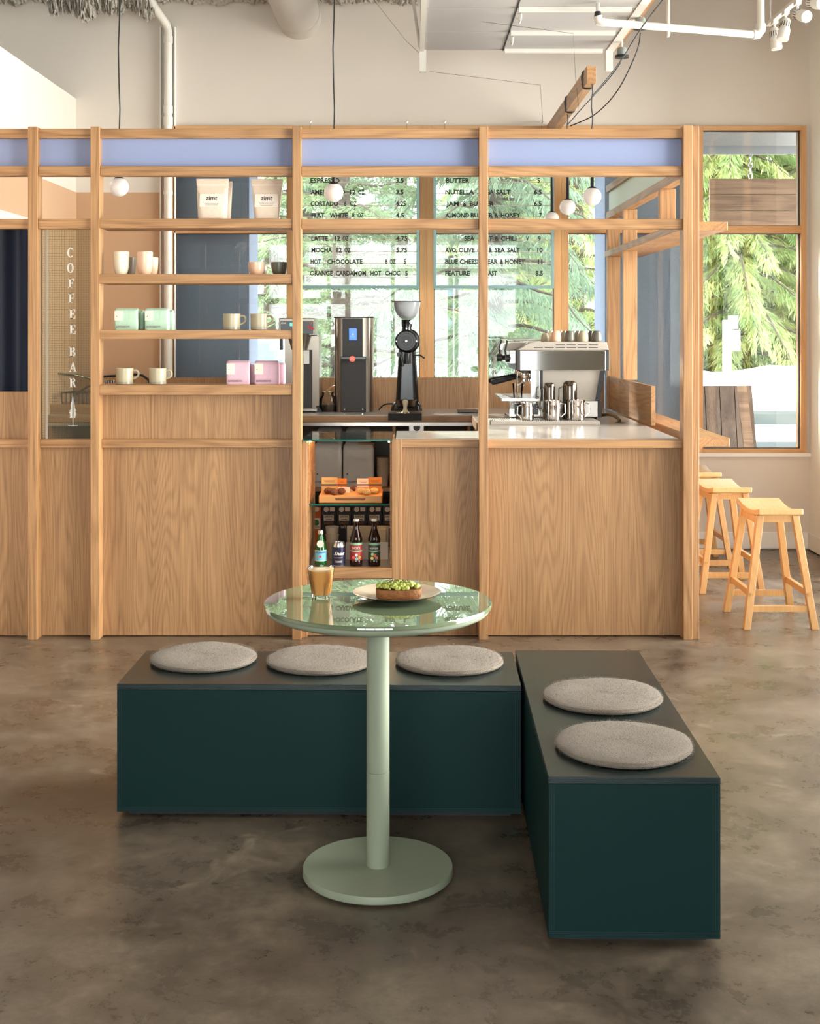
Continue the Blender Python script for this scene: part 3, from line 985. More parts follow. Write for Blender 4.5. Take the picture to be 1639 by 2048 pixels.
# little pine emblem
m = MB()
def epx(u, v): return (sx(u), YP + .0645, sz(v))
r = random.Random(4)
m.add([epx(138.1, 794), epx(138.1, 853), epx(139.6, 853), epx(139.6, 794)], [(0, 1, 2, 3)])
for k in range(13):
    yy = 797 + k * 3.2
    wd = 1.2 + 6.6 * min(1, (k + 1) / 10) * (1 if k < 11 else .8)
    for s in (-1, 1):
        e = wd * r.uniform(.75, 1.05)
        m.add([epx(138.8, yy - 3), epx(138.8 + s * e, yy + .6), epx(138.8 + s * e * .9, yy + 2.2), epx(138.8, yy + 2)], [(0, 1, 2, 3)])
m.add([epx(129, 853), epx(149, 853), epx(149, 854.4), epx(129, 854.4)], [(0, 1, 2, 3)])
m.build('pine_emblem', M_whitep, gp)

# navy curtain in the left bay
def curtain():
    vs, fs = [], []
    n = 120
    x0, x1 = sx(-327), sx(55)
    za, zb = sz(789), sz(455)
    for i in range(n + 1):
        x = x0 + (x1 - x0) * i / n
        y = YP + .14 + .018 * math.sin(i * .55) + .010 * math.sin(i * .21 + 1)
        for z in (za, (za + zb) / 2, zb):
            vs.append((x, y, z))
        for z in (za, (za + zb) / 2, zb):
            vs.append((x, y + .004, z))
    for i in range(n):
        a, b = i * 6, i * 6 + 6
        for j in range(2):
            fs.append((a + j, b + j, b + j + 1, a + j + 1))
            fs.append((a + 3 + j, a + 4 + j, b + 4 + j, b + 3 + j))
    return MB().add(vs, fs)
cu = thing('curtain', 'navy velvet curtain hanging in the leftmost bay of the oak screen', 'curtain', (sx(-100), YP + .14, sz(789)))
curtain().build('curtain_cloth', M_navy, cu, smooth=True)
MB().cyl((sx(-327), YP + .14, sz(452)), (sx(55.6), YP + .14, sz(452)), .006).build('curtain_rod', M_black, cu)

# ---------------------------------------------------------------- counters
ZT = 0.965
bc = thing('bar_counter', 'grey topped bar counter behind the oak screen, turning back to the window', 'counter', (.8, 7.0, 0))
MB().prism([(sx(790), YP + .091), (1.31, YP + .091), (1.31, 8.758), (.385, 8.758), (.385, 6.82), (sx(790), 6.82)], 'Z', ZT - .03, ZT).build('worktop', M_top, bc, bevel=0.003)
MB().box(sx(790), 1.30, YP + .10, 6.80, .0, ZT - .03).box(.40, 1.30, 6.80, 8.758, 0, ZT - .03).build('cabinet_body', M_oakP, bc)
MB().box(.383, .386, 6.82, 8.1, ZT - .055, ZT - .004).build('edge_strip', M_oakY, bc)
ld = thing('stool_ledge', 'thick oak drinking ledge along the outer side of the bar above the stools', 'shelf', (1.5, 7.5, ZT - .04))
MB().box(XS1, sx(1465), YP + .06, YW - .05, ZT - .038, ZT + .004).build('ledge_board', M_oakY, ld, bevel=0.003)
for yy in (6.7, 7.9):
    MB().prism([(XS1, ZT - .04), (XS1 + .14, ZT - .04), (XS1, ZT - .20)], 'Y', yy, yy + .03).build('bracket', M_oakZ, ld)

kc = thing('back_counter', 'oak edged back counter with open shelves under the window', 'counter', (-.8, 8.4, 0))
XB0, XB1 = XL + .01, .385
MB().box(XB0, XB1, 8.10, 8.76, ZT - .008, ZT).build('worktop', M_top, kc)
MB().box(XB0, XB1, 8.10, 8.14, ZT - .044, ZT - .008).build('front_edge', M_oakX, kc, bevel=0.001)
MB().box(XB0, XB1, 8.15, 8.76, ZT - .044, ZT - .008).build('worktop_core', M_grey, kc)
MB().box(XB0, XB1, 8.105, 8.13, ZT - .070, ZT - .047).build('steel_rail', M_steel, kc)
MB().box(XB0, 1.31, 8.76, 8.785, ZT, pz(755, 8.76)).build('backsplash', M_oakP, kc)
MB().box(XB0, XB1, 8.70, 8.76, .08, ZT - .044).build('back_panel', plain('grey_cabinet_back', lin(110, 104, 98), .7), kc)
for z in (.50, .12):
    MB().box(XB0, XB1, 8.16, 8.70, z - .02, z).build('shelf', M_oakX, kc)
for x in (XB0 + .01, -1.3, -.10, .37):
    MB().box(x - .009, x + .009, 8.15, 8.70, 0, ZT - .044).build('divider', M_oakZ, kc)

# ---------------------------------------------------------------- benches and cushions
def bench(label, loc, rot, L, W, Hh, lx, ly):
    """box bench on a recessed plinth; origin at its front left foot"""
    o = thing('box_bench', label, 'bench', loc, 'dark teal box benches')
    z0 = .016
    t = .018
    MB().box(.03, lx - .03, .03, ly - .03, 0, z0 + .01).build('plinth', M_rubber, o, local=True)
    MB().box(0, lx, 0, t, z0, Hh - t).build('front_panel', M_teal, o, local=True, bevel=.0008)
    MB().box(0, lx, ly - t, ly, z0, Hh - t).build('back_panel', M_teal, o, local=True, bevel=.0008)
    MB().box(0, t, t, ly - t, z0, Hh - t).build('side_panel', M_teal, o, local=True, bevel=.0008)
    MB().box(lx - t, lx, t, ly - t, z0, Hh - t).build('side_panel', M_teal, o, local=True, bevel=.0008)
    MB().box(0, lx, 0, ly, Hh - t + .0006, Hh).build('top_panel', M_tealtop, o, local=True, bevel=.0012)
    e = MB()
    for k in range(4):
        z = Hh - t + .002 + k * .0042
        e.box(-.0004, lx + .0004, -.0006, .002, z, z + .0012)
        e.box(-.0006, .002, -.0004, ly, z, z + .0012)
        e.box(.0, lx, -.0006, .002, z0 + .002 + k * .0042, z0 + .0032 + k * .0042)
    for x in (.001, lx - .018):
        for k in range(3):
            e.box(x + k * .006, x + k * .006 + .0010, -.0006, .002, z0 + .02, Hh - t - .002)
    e.build('ply_edge', M_teale, o, local=True)
    o.rotation_euler = (0, 0, rot)
    return o
ROT = math.radians(-0.95)
bench('long dark teal box bench set across, in front of the bar', (px(233, 3.99), 3.995, 0), ROT * .9, 0, 0, .409, 1.24, .415)
bench('dark teal box bench running towards the viewer at the right', (.3375, 3.168, 0), ROT, 0, 0, .409, .417, 1.25)

def cushion(label, X, Y, seed, rx=.172):
    r = random.Random(seed)
    ph = [r.uniform(0, 6.28) for _ in range(4)]
    o = thing('seat_cushion', label, 'cushion', (X, Y, .4095), 'round felted seat pads')
    n, vs, fs = 64, [], []
    prof = [(.0, .001), (.75, .001), (.96, .002), (1.0, .009), (.985, .016), (.93, .0205), (.6, .022), (.3, .0225), (.02, .0225)]
    for i, (q, z) in enumerate(prof):
        for k in range(n):
            a = 2 * PI * k / n
            w = 1 + .012 * math.sin(2 * a + ph[0]) + .008 * math.sin(3 * a + ph[1]) + .004 * math.sin(7 * a + ph[2])
            zz = z + (.0016 * math.sin(3 * a + ph[3]) * q if z > .01 else 0) + (r.uniform(-.0006, .0006) if z > .005 else 0)
            vs.append((rx * q * w * math.cos(a), rx * q * w * math.sin(a), zz))
    m = len(prof)
    for i in range(m - 1):
        for k in range(n):
            fs.append((i * n + k, i * n + (k + 1) % n, (i + 1) * n + (k + 1) % n, (i + 1) * n + k))
    fs.append(tuple((m - 1) * n + k for k in range(n)))
    MB().add(vs, fs).build('felt_pad', M_wool, o, smooth=True, local=True)
    # short fuzz of the felt
    g = np.random.default_rng(seed)
    c = 9000
    a = g.uniform(0, 2 * PI, c)
    q = np.where(g.uniform(0, 1, c) < .45, g.uniform(.96, 1.0, c), np.sqrt(g.uniform(0, 1, c)))
    P = np.stack([rx * q * np.cos(a), rx * q * np.sin(a), np.where(q > .955, g.uniform(.002, .02, c), .0215)], 1)
    D = np.stack([np.cos(a) * np.where(q > .955, 1, .2), np.sin(a) * np.where(q > .955, 1, .2), np.where(q > .955, .2, 1.0)], 1) + g.normal(0, .55, (c, 3))
    D /= np.linalg.norm(D, axis=1, keepdims=True)
    f = leaf_mesh('fuzz', M_wool, o, P, D, g.normal(0, 1, (c, 3)), g.uniform(.002, .0055, c), np.full(c, .00035))
    f['kind'] = 'stuff'
    return o
def cpos(x, y): 
    Y = (H - .42) * F / (y - CY)
    return px(x, Y), Y
for lab, x, y, s in (('round grey felt pad at the left end of the long bench', 408, 1314, 11),
                     ('round grey felt pad half hidden behind the table column', 640, 1319, 12),
                     ('round grey felt pad at the right end of the long bench', 899, 1320, 13),
                     ('farther round grey felt pad on the right bench', 1205, 1391, 14),
                     ('nearest round grey felt pad, at the front of the right bench', 1247, 1487, 15)):
    X, Y = cpos(x, y)
    cushion(lab, X, Y, s, .174 if s != 15 else .178)

# ---------------------------------------------------------------- cafe table
TX, TY = px(755.5, 3.571), 3.571
ct = thing('cafe_table', 'round mint green pedestal table with a glossy glass top', 'table', (TX, TY, 0))
MB().lathe([(.0, .006), (.203, .006), (.206, .009), (.206, .025), (.204, .028), (.04, .0285)], (TX, TY, 0), 96).build('base_disc', M_mint, ct, smooth=True)
for a in (.5, 2.1, 3.7, 5.3):
    MB().lathe([(.014, 0), (.014, .006)], (TX + .18 * math.cos(a), TY + .18 * math.sin(a), 0), 12).build('foot', M_rubber, ct)
MB().lathe([(.0316, .028), (.0316, .2855), (.0308, .2862)], (TX, TY, 0), 48).build('lower_column', M_mint, ct, smooth=True)
MB().lathe([(.0306, .2868), (.0313, .2875), (.0313, .722)], (TX, TY, 0), 48).build('upper_column', M_mint, ct, smooth=True)
MB().lathe([(.02, .720), (.285, .720), (.302, .728), (.306, .734), (.306, .7405), (.02, .7405)], (TX, TY, 0), 128).build('top_board', M_mint, ct, smooth=True)
MB().lathe([(.02, .7408), (.3095, .7408), (.3125, .7425), (.3125, .7505), (.3105, .753), (.0, .753)], (TX, TY, 0), 160).build('glass_top', M_minttop, ct, smooth=True)
ZTB = .7533

# glass of milk coffee
gx, gy = px(641, 3.60), 3.615
gl = thing('coffee_glass', 'faceted tumbler of milky coffee on the mint table', 'drink', (gx, gy, ZTB))
def faceted(rings, n=54, lobes=9):
    vs, fs = [], []
    for r0, z, amt in rings:
        for k in range(n):
            a = 2 * PI * k / n
            r = r0 * (1 - amt * (1 - abs(math.cos(a * lobes / 2))) )
            vs.append((gx + r * math.cos(a), gy + r * math.sin(a), ZTB + z * .94))
    m = len(rings)
    for i in range(m - 1):
        for k in range(n):
            fs.append((i * n + k, i * n + (k + 1) % n, (i + 1) * n + (k + 1) % n, (i + 1) * n + k))
    return MB().add(vs, fs + [tuple(range(n))[::-1]])
faceted([(.0255, 0, .10), (.0265, .004, .10), (.0275, .012, .10), (.0300, .034, .09), (.0318, .046, .02), (.0325, .050, 0), (.0375, .0905, 0), (.0367, .0915, 0), (.0358, .0900, 0)]).build('tumbler', M_cup, gl, smooth=True)
M_coffee = plain('milk_coffee', lin(222, 160, 88), .35, noise=.05)
M_foam = plain('milk_foam', lin(226, 190, 140), .5, nscale=160, noise=.12)
faceted([(.0245, .011, .10), (.0268, .026, .09), (.0290, .044, .02), (.0312, .052, 0), (.0345, .082, 0)]).build('coffee', M_coffee, gl, smooth=True)
fo = MB().lathe([(.0345, .0815), (.0348, .0838), (.0338, .0846), (.0, .0846)], (gx, gy, ZTB - .005), 40, cap=False).build('foam', M_foam, gl, smooth=True)
MB().lathe([(.021, .0847), (.019, .0850), (.0, .0850)], (gx + .002, gy - .004, ZTB - .005), 30, cap=False).build('milk_art', plain('white_milk', lin(242, 226, 198), .5), fo)

# plate and toast
pxx, pyy = px(793.5, 3.60), 3.60
pl = thing('plate', 'cream plate with a dark rim on the mint table', 'plate', (pxx, pyy, ZTB))
MB().lathe([(.0, .0012), (.062, .0012), (.066, .003), (.090, .0085), (.1215, .0190), (.1225, .0200)], (pxx, pyy, ZTB), 96, cap=False).build('underside', plain('dark_glaze', (.012, .010, .009, 1), .15), pl, smooth=True)
MB().lathe([(.0, .005), (.070, .0055), (.092, .0115), (.1195, .0202), (.1222, .0205)], (pxx, pyy, ZTB), 96, cap=False).build('dish', plain('cream_plate_glaze', lin(214, 190, 164), .12), pl, smooth=True)
tr_ = thing('avocado_toast', 'thick toast heaped with mashed avocado on the cream plate', 'food', (pxx, pyy, ZTB + .006))
tx0, tx1 = px(750, 3.55), px(843, 3.55)
tcx, tw = (tx0 + tx1) / 2, (tx1 - tx0) / 2
M_crust = plain('bread_crust', lin(142, 92, 50), .8, nscale=70, noise=.45, bump=.8)
M_avo = plain('mashed_avocado', lin(176, 184, 84), .45, nscale=90, noise=.25, bump=.5)
r = random.Random(5)
secs = []
for z, k in ((.006, .93), (.010, .98), (.020, 1.0), (.028, 1.0), (.031, .97)):
    secs.append((ZTB + z, tw * k, .040 * k, tcx, pyy - .006))
MB().loft(secs, 40, 3.2).build('bread', M_crust, tr_, smooth=True)
m = MB()
for k in range(230):
    a, q = r.uniform(0, 2 * PI), math.sqrt(r.uniform(0, 1))
    u, v = q * math.cos(a), q * math.sin(a)
    hh = .013 * (1 - .75 * q * q) + r.uniform(0, .004)
    m.ball((tcx - .002 + tw * .93 * u, pyy - .006 + .037 * v, ZTB + .031 + hh), r.uniform(.0035, .0068), 8, 5, (1, 1, .85))
av = m.build('avocado', M_avo, tr_, smooth=True)
av['kind'] = 'stuff'
m = MB()
for k in range(60):
    u, v = r.uniform(-.55, .5), r.uniform(-.6, .6)
    m.ball((tcx + tw * u, pyy - .006 + .037 * v, ZTB + .046 + .006 * (1 - u * u - v * v)), .0014, 6, 4)
sd = m.build('seeds', plain('dark_seeds', lin(90, 74, 40), .6), tr_)
sd['kind'] = 'stuff'

# ---------------------------------------------------------------- stools
def make_stool():
    o = thing('bar_stool', 'pale wooden saddle stool nearest the viewer by the end post', 'stool', (0, 0, 0), 'pale wooden saddle stools')
    Wd, L, Z = .112, .215, .603
    top, bot = [], []
    for i in range(17):
        t = -1 + 2 * i / 16
        top.append((t * L, Z - .026 * (1 - t * t)))
        bot.append((t * L, Z - .030 - .020 * (1 - t * t)))
    MB().prism(top + bot[::-1], 'X', -Wd, Wd).build('seat', M_stoolY, o, bevel=.004, local=True)
    fx, fy, ux, uy = .170, .205, .088, .150
    zt = Z - .040
    def lp(a, b, z):
        t = 1 - z / zt
        return (a * (ux + (fx - ux) * t), b * (uy + (fy - uy) * t), z)
    for a in (-1, 1):
        for b in (-1, 1):
            lg = MB().beam(lp(a, b, 0), lp(a, b, zt), .034, .034).build('leg', M_stool, o, local=True, bevel=.002)
            p = lp(a, b, .175)
            MB().lathe([(.0075, -.004), (.006, 0)], (p[0], b * (abs(p[1]) + .0165), p[2]), 12, 'Y').build('peg', M_stool, lg, local=True)
    for b in (-1, 1):
        p, q = lp(-1, b, .10), lp(1, b, .10)
        MB().box(p[0], q[0], p[1] - .011, p[1] + .011, .085, .117).build('stretcher', M_stool, o, local=True, bevel=.002)
        p, q = lp(-1, b, zt - .03), lp(1, b, zt - .03)
        MB().box(p[0], q[0], p[1] - .010, p[1] + .010, zt - .035, zt + .005).build('apron', M_stool, o, local=True)
    for a in (-1, 1):
        p, q = lp(a, -1, .175), lp(a, 1, .175)
        MB().box(p[0] - .011, p[0] + .011, p[1], q[1], .160, .192).build('stretcher', M_stool, o, local=True, bevel=.002)
        p, q = lp(a, -1, zt - .04), lp(a, 1, zt - .04)
        MB().box(p[0] - .010, p[0] + .010, p[1], q[1], zt - .045, zt - .008).build('apron', M_stool, o, local=True)
    return o
s0 = make_stool()
s0.location = (1.850, 6.70, 0)
dup(s0, (1.822, 7.58, 0), 'pale wooden saddle stool, second from the end post', math.radians(1.0))
dup(s0, (1.840, 8.36, 0), 'pale wooden saddle stool farthest back, under the right window', 0)

# ---------------------------------------------------------------- menu boards
YM = 8.70
mx_ = lambda x: px(x, YM)
mz_ = lambda y: pz(y, YM)
rows_y = [361.3 + 23.15 * k for k in range(9)]
left = [[('ESPRESSO', 620.6, 679), ('3.5', 791.6, 806.8)],
        [('AMERICANO', 621, 690), ('12', 699.7, 711), ('OZ', 716, 728.4), ('3.5', 791.6, 806.8)],
        [('CORTADO', 621, 676), ('6', 688, 692.5), ('OZ', 700, 713), ('4.25', 790.7, 811.4)],
        [('FLAT', 623, 649), ('WHITE', 659, 695), ('8', 703.7, 708.5), ('OZ', 715, 727.4), ('4.5', 791, 808)],
        [('CAPPUCCINO', 621, 692), ('8', 701, 705.8), ('OZ', 712, 724.5), ('4.5', 791, 808)],
        [('LATTE', 622.6, 656), ('12', 669.7, 680), ('OZ', 685, 697), ('4.75', 792, 814)],
        [('MOCHA', 622.6, 664), ('12', 673, 683.5), ('OZ', 688.5, 701), ('5.75', 792, 814)],
        [('HOT', 621, 641.7), ('CHOCOLATE', 654, 724.8), ('8', 769.6, 774.5), ('OZ', 779, 791), ('5', 806.8, 811.4)],
        [('ORANGE', 619.7, 665), ('CARDAMOM', 671, 731.7), ('HOT', 740.6, 762), ('CHOC', 770, 800), ('5', 809.8, 815)]]
right = [[('BUTTER', 891.5, 938), ('5', 1074, 1079)],
         [('NUTELLA', 890, 947.5), ('&', 954, 961.5), ('SEA', 967, 987), ('SALT', 991, 1020.6), ('6.5', 1067, 1082.6)],
         [('JAM', 892, 917), ('&', 925, 932.7), ('BUTTER', 939, 987), ('6.5', 1067, 1082.6)],
         [('ALMOND', 890, 937.6), ('BUTTER', 941, 985), ('&', 988.7, 996), ('HONEY', 1001, 1040), ('7', 1077.6, 1082.6)],
         [('HUMMUS', 890, 937), ('&', 943, 950), ('PUMPKIN', 956, 1006), ('SEEDS', 1013, 1050)],
         [('SEA', 928, 948.5), ('SALT', 955.7, 985), ('&', 988.7, 997), ('CHILI', 1001, 1032), ('V', 1051, 1057), ('9', 1075, 1080.6)],
         [('AVO,', 890, 913.5), ('OLIVE', 917, 948.5), ('OIL', 954, 971), ('&', 976.5, 983.5), ('SEA', 988.7, 1009.4), ('SALT', 1014, 1038.8), ('V', 1053.6, 1060), ('10', 1073.7, 1084.6)],
         [('BLUE', 890, 915), ('CHEESE,', 918.8, 962), ('PEAR', 969, 994.6), ('&', 999, 1006), ('HONEY', 1009.4, 1049.6), ('11', 1075, 1084)],
         [('FEATURE', 890, 939), ('TOAST', 960.7, 993.6), ('8.5', 1070, 1085)]]
def menu(label, x0, x1, rows, hooks):
    zb, zt = mz_(577), mz_(318)
    o = thing('menu_board', label, 'menu', (mx_((x0 + x1) / 2), YM, zb), 'hanging menu boards')
    MB().box(mx_(x0), mx_(x1), YM, YM + .004, zb, zt).build('clear_panel', M_acr, o)
    b = 5.5
    for k, (u0, u1, v0, v1) in enumerate(((x0, x0 + b, 318, 577), (x1 - b, x1, 318, 577), (x0 + b, x1 - b, 571, 577), (x0 + b, x1 - b, 318, 324))):
        MB().box(mx_(u0), mx_(u1), YM - .012, YM + .010, mz_(v1), mz_(v0)).build('border', M_tealtrim, o, bevel=.001)
    for k, row in enumerate(rows):
        yc = rows_y[k]
        MB().box(mx_(x0 + b), mx_(x1 - b), YM - .006, YM, mz_(yc + 4.0), mz_(yc + 2.6)).build('letter_rail', M_rail, o)
        for t, a, c in row:
            m = MB()
            text_xz(m, t, mx_(a), mx_(c), mz_(yc + 4.4), 8.8 * YM / F, YM - .007, bold=.032)
            m.build('menu_word', M_ink, o)
    for hx in hooks:
        hk = MB().tube([(mx_(hx), YM, zt), (mx_(hx), YM, mz_(246))], .0012, 6).build('hanging_wire', M_wire, o)
        MB().tube([(mx_(hx), YM, mz_(246)), (mx_(hx) + .006, YM, mz_(243)), (mx_(hx), YM + .02, mz_(239)), (mx_(hx) - .004, YM + .10, mz_(236)), (mx_(hx), YW - .002, mz_(236))], .003, 8).build('hook', M_chrome, hk, smooth=True)
    return o
menu('clear hanging menu board with coffee drinks and prices, teal border', 594, 838, left, (620, 813))
menu('clear hanging menu board with toasts and prices, teal border', 866, 1107, right, (889, 1083))

# ---------------------------------------------------------------- pendant lamps, beam, cords
def pendant(label, x, yglobe, Y, stem_top, cord_top, rg=.0485):
    X, Z = px(x, Y), pz(yglobe, Y)
    o = thing('pendant_lamp', label, 'lamp', (X, Y, Z - rg), 'opal globe pendants')
    MB().ball((X, Y, Z), rg, 32, 20).build('globe', M_globe, o, smooth=True)
    MB().lathe([(.026, rg * .86), (.022, rg * .96), (.010, rg * 1.06), (.009, rg * 1.2)], (X, Y, Z), 24).build('cap', M_black, o, smooth=True)
    zs_ = Z + rg * 1.15
    MB().cyl((X, Y, zs_), (X, Y, stem_top), .0095, n=16).build('stem', M_black, o)
    if cord_top > stem_top:
        n = 9
        pts = [(X + (.004 * math.sin(k * 1.7) if 0 < k < n else 0), Y, stem_top + (cord_top - stem_top) * k / n) for k in range(n + 1)]
        MB().tube(pts, .0035, 8).build('cord', M_black, o, smooth=True)
    return o
pendant('opal globe pendant above the shelves with the tall tumblers', 238, 374, 6.52, 2.45, ZC)
pendant('opal globe pendant in front of the drinks menu', 667, 385, 6.52, 2.45, ZC)
XBM, ZBM = .955, 2.80
pendant('nearest opal globe pendant of the three on the oak beam', 1183.5, 393, 6.90, 2.42, ZBM)
pendant('middle opal globe pendant of the three on the oak beam', 1134.5, 414, 7.88, 2.52, ZBM)
pendant('farthest opal globe pendant of the three, low beside the toast menu', 1103, 438, 8.48, 2.50, ZBM)
bm_ = MB().prism([(XBM - .022, ZBM), (XBM + .026, ZBM), (XBM + .026, ZBM + .088), (XBM - .022, ZBM + .088)], 'Y', 6.86, YW).build('oak_beam', M_oakY, bevel=.001)
tag(bm_, 'oak beam sticking out from the wall with black cords wrapped round it', 'beam')
for yy, lab in ((6.98, 'black cord wound round the near end of the oak beam'), (7.75, 'black cord wound round the middle of the oak beam')):
    pts = []
    for k in range(41):
        a = 2 * PI * k / 16
        u, v = math.cos(a), math.sin(a)
        q = 1 / max(abs(u), abs(v))
        pts.append((XBM + .002 + .029 * u * min(q, 1.25), yy + .0035 * k / 2.5, ZBM + .044 + .049 * v * min(q, 1.25)))
    w_ = MB().tube(pts, .0032, 8).build('cord_winding', M_black, smooth=True)
    tag(w_, lab, 'cord')

# overhead sectional door, parked open under the ceiling
ZD = 3.25
YD0, YD1 = 4.2, 8.16
dx0, dx1 = px(848, YD1), px(1212, YD1)
od = thing('overhead_door', 'white sectional overhead door parked flat below the ceiling', 'door', ((dx0 + dx1) / 2, 6.2, ZD))
secs_y = [YD1, YD1 - .50, YD1 - 1.06, YD1 - 1.62, YD1 - 2.18, YD0]
for k in range(5):
    a, b = secs_y[k + 1] + .004, secs_y[k] - .004
    s_ = MB().box(dx0, dx1, a, b, ZD, ZD + .045).build('section', M_door, od, bevel=.003)
    MB().box(dx0 + .50, dx1 - .03, b - .045, b - .012, ZD - .025, ZD).build('stiffener', M_steelw, s_, bevel=.002)
    MB().box(dx0 + .49, dx0 + .497, a, b, ZD - .004, ZD).build('seam', M_rubber, s_)
    MB().tube([(dx0 + .525, a + .1, ZD - .002), (dx0 + .525, a + .12, ZD - .03), (dx0 + .525, a + .2, ZD - .03), (dx0 + .525, a + .22, ZD - .002)], .006, 8).build('pull_handle', M_pipe, s_, smooth=True)
MB().box(dx0 - .03, dx0, YD0, YD1 + .02, ZD - .01, ZD + .06).build('track', M_steelw, od)
MB().box(dx0 - .03, dx0 + .012, YD1 - .01, YD1 + .03, ZD - .135, ZD + .02).build('bracket', M_steelw, od)
MB().box(dx1, dx1 + .05, YD0, YD1 + .02, ZD - .005, ZD + .06).build('track', M_steelw, od)
MB().box(dx1 - .005, dx1 + .04, YD1 - .01, YD1 + .03, ZD - .13, ZD + .02).build('bracket', M_steelw, od)
MB().box(dx1 + .05, dx1 + .075, YD0, YD1, ZD + .005, ZD + .06).build('timber_edge', M_oakY, od)
for yy in (4.4, 6.0, 7.9):
    for x in (dx0 - .02, dx1 + .03):
        MB().box(x - .008, x + .008, yy - .012, yy + .012, ZD + .06, ZC).build('hanger', M_steelw, od)
MB().tube([(dx0 - .12, YD1 - .35, ZC), (dx0 - .03, YD1 - .02, ZD + .03), (dx0 - .01, YD1 + .02, ZD - .03)], .010, 8).build('stay', M_steelw, od, smooth=True)

# grey junction cans with dark discs, cords hanging from them
for x, y, Y, lab in ((1243, 108, 7.9, 'grey ceiling can with a dark disc at the near corner of the overhead door'), (1280, 50, 7.3, 'grey ceiling can with a dark disc higher up beside the overhead door')):
    X, Z = px(x, Y), pz(y + 8, Y)
    o = thing('cord_can', lab, 'fixture', (X, Y, Z), 'cord cans')
    MB().lathe([(.042, 0), (.042, .016)], (X, Y, Z), 28).build('disc', M_black, o)
    MB().lathe([(.030, .016), (.030, .05), (.024, .062), (.010, .066)], (X, Y, Z), 28).build('can', plain('grey_can', lin(142, 146, 140), .5), o, smooth=True)
    MB().cyl((X, Y, Z + .06), (X, Y, ZC), .007).build('rod', M_steelw, o)
def cord(label, pts, r=.0035):
    # Catmull-Rom through the points
    P = [Vector(p) for p in pts]
    out = []
    for i in range(len(P) - 1):
        p0, p1, p2, p3 = P[max(i - 1, 0)], P[i], P[i + 1], P[min(i + 2, len(P) - 1)]
        for k in range(10):
            t = k / 10
            out.append(.5 * ((2 * p1) + (p2 - p0) * t + (2 * p0 - 5 * p1 + 4 * p2 - p3) * t * t + (3 * p1 - p0 - 3 * p2 + p3) * t ** 3))
    out.append(P[-1])
    o = MB().tube(out, r, 8).build('cord', M_black, smooth=True)
    return tag(o, label, 'cord')
def pt(x, y, Y): return (px(x, Y), Y, pz(y, Y))
cord('black cord running from the ceiling down to the near winding on the beam', [pt(1334, -12, 7.0), pt(1283, 55, 7.0), pt(1235, 130, 7.0), pt(1186, 190, 6.97)])
cord('black cord sagging from the upper can to the far winding on the beam', [pt(1280, 66, 7.25), pt(1272, 105, 7.25), pt(1235, 180, 7.35), pt(1190, 228, 7.6), pt(1140, 252, 7.76)])
cord('black cord from the lower can to the far winding on the beam', [pt(1240, 126, 7.85), pt(1215, 160, 7.8), pt(1165, 215, 7.78), pt(1134, 250, 7.77)])
def thin(label, pts):
    o = MB().tube([pt(*p) for p in pts], .0012, 6).build('guy_wire', M_wire)
    return tag(o, label, 'wire', 'thin ceiling wires')
thin('thin wire from the door bracket out to the right above the bar', [(858, 143, 8.19), (1080, 170, 8.3), (1085, 244, 8.55)])
thin('thin wire crossing under the overhead door', [(862, 30, 7.4), (1146, 67, 7.4), (1150, 150, 7.4), (1157, 215, 7.1)])
thin('thin stay wire left of the overhead door', [(745, -3, 8.6), (812, 82, 8.3), (838, 106, 8.19)])

# duct, pipes, track lights
XDU, ZDU = px(594, 8.7), pz(24, 8.7)
du = thing('duct', 'round grey duct running forward from the wall under the ceiling', 'duct', (XDU, 8.6, ZDU))
MB().lathe([(.148, -5.2), (.148, 0)], (XDU, 8.70, ZDU), 48, 'Y').build('duct_tube', M_duct, du, smooth=True)
MB().lathe([(.151, -.012), (.151, .16)], (XDU, 8.70, ZDU), 48, 'Y').build('collar', M_duct, du, smooth=True)
XPI = px(334, 8.78)
wp = thing('drain_pipe', 'white painted pipe bending up the wall left of the windows', 'pipe', (XPI, 8.79, 0))
zel = pz(50, 8.78)
MB().tube([(XPI, 8.817, 0), (XPI, 8.817, zel - .03), (XPI - .008, 8.80, zel + .01), (XPI - .06, 8.66, zel + .09), (XPI - .16, 8.42, ZC)], .0275, 20).build('pipe', M_pipe, wp, smooth=True)
for y, y2 in ((70, 84), (210, 225), (232, 250), (381, 388)):
    MB().lathe([(.032, 0), (.032, pz(y, 8.78) - pz(y2, 8.78))], (XPI, 8.817, pz(y2, 8.78)), 20).build('coupling', M_pipe, wp, smooth=True)
MB().box(XPI - .060, XPI - .050, 8.83, YW, 0, zel).box(XPI + .038, XPI + .046, 8.83, YW, 0, zel).build('chase_strip', M_white, wp)
sp = thing('sprinkler_pipe', 'white sprinkler pipe crossing the upper right wall', 'pipe', (px(1350, 7.1), 7.1, 3.15))
P0, P1 = pt(1200, 44, 6.95), pt(1508, 69, 7.22)
MB().tube([P0, P1], .0205, 18).build('pipe', M_pipe, sp, smooth=True)
MB().tube([(P1[0] - .01, P1[1], P1[2]), (P1[0] + .018, P1[1] + .008, P1[2] + .004), (P1[0] + .036, P1[1] + .01, P1[2] + .028), (P1[0] + .037, P1[1] + .01, P1[2] + .06)], .028, 18).build('elbow', M_pipe, sp, smooth=True)
MB().cyl((P1[0] + .037, P1[1] + .01, P1[2] + .03), (P1[0] + .037, P1[1] + .01, ZC), .0205, n=18).build('riser', M_pipe, sp, smooth=True)
MB().tube([(P0[0] + .02, P0[1], P0[2]), (P0[0] - .008, P0[1], P0[2] + .002), (P0[0] - .014, P0[1], P0[2] + .03)], .025, 16).build('elbow', M_pipe, sp, smooth=True)
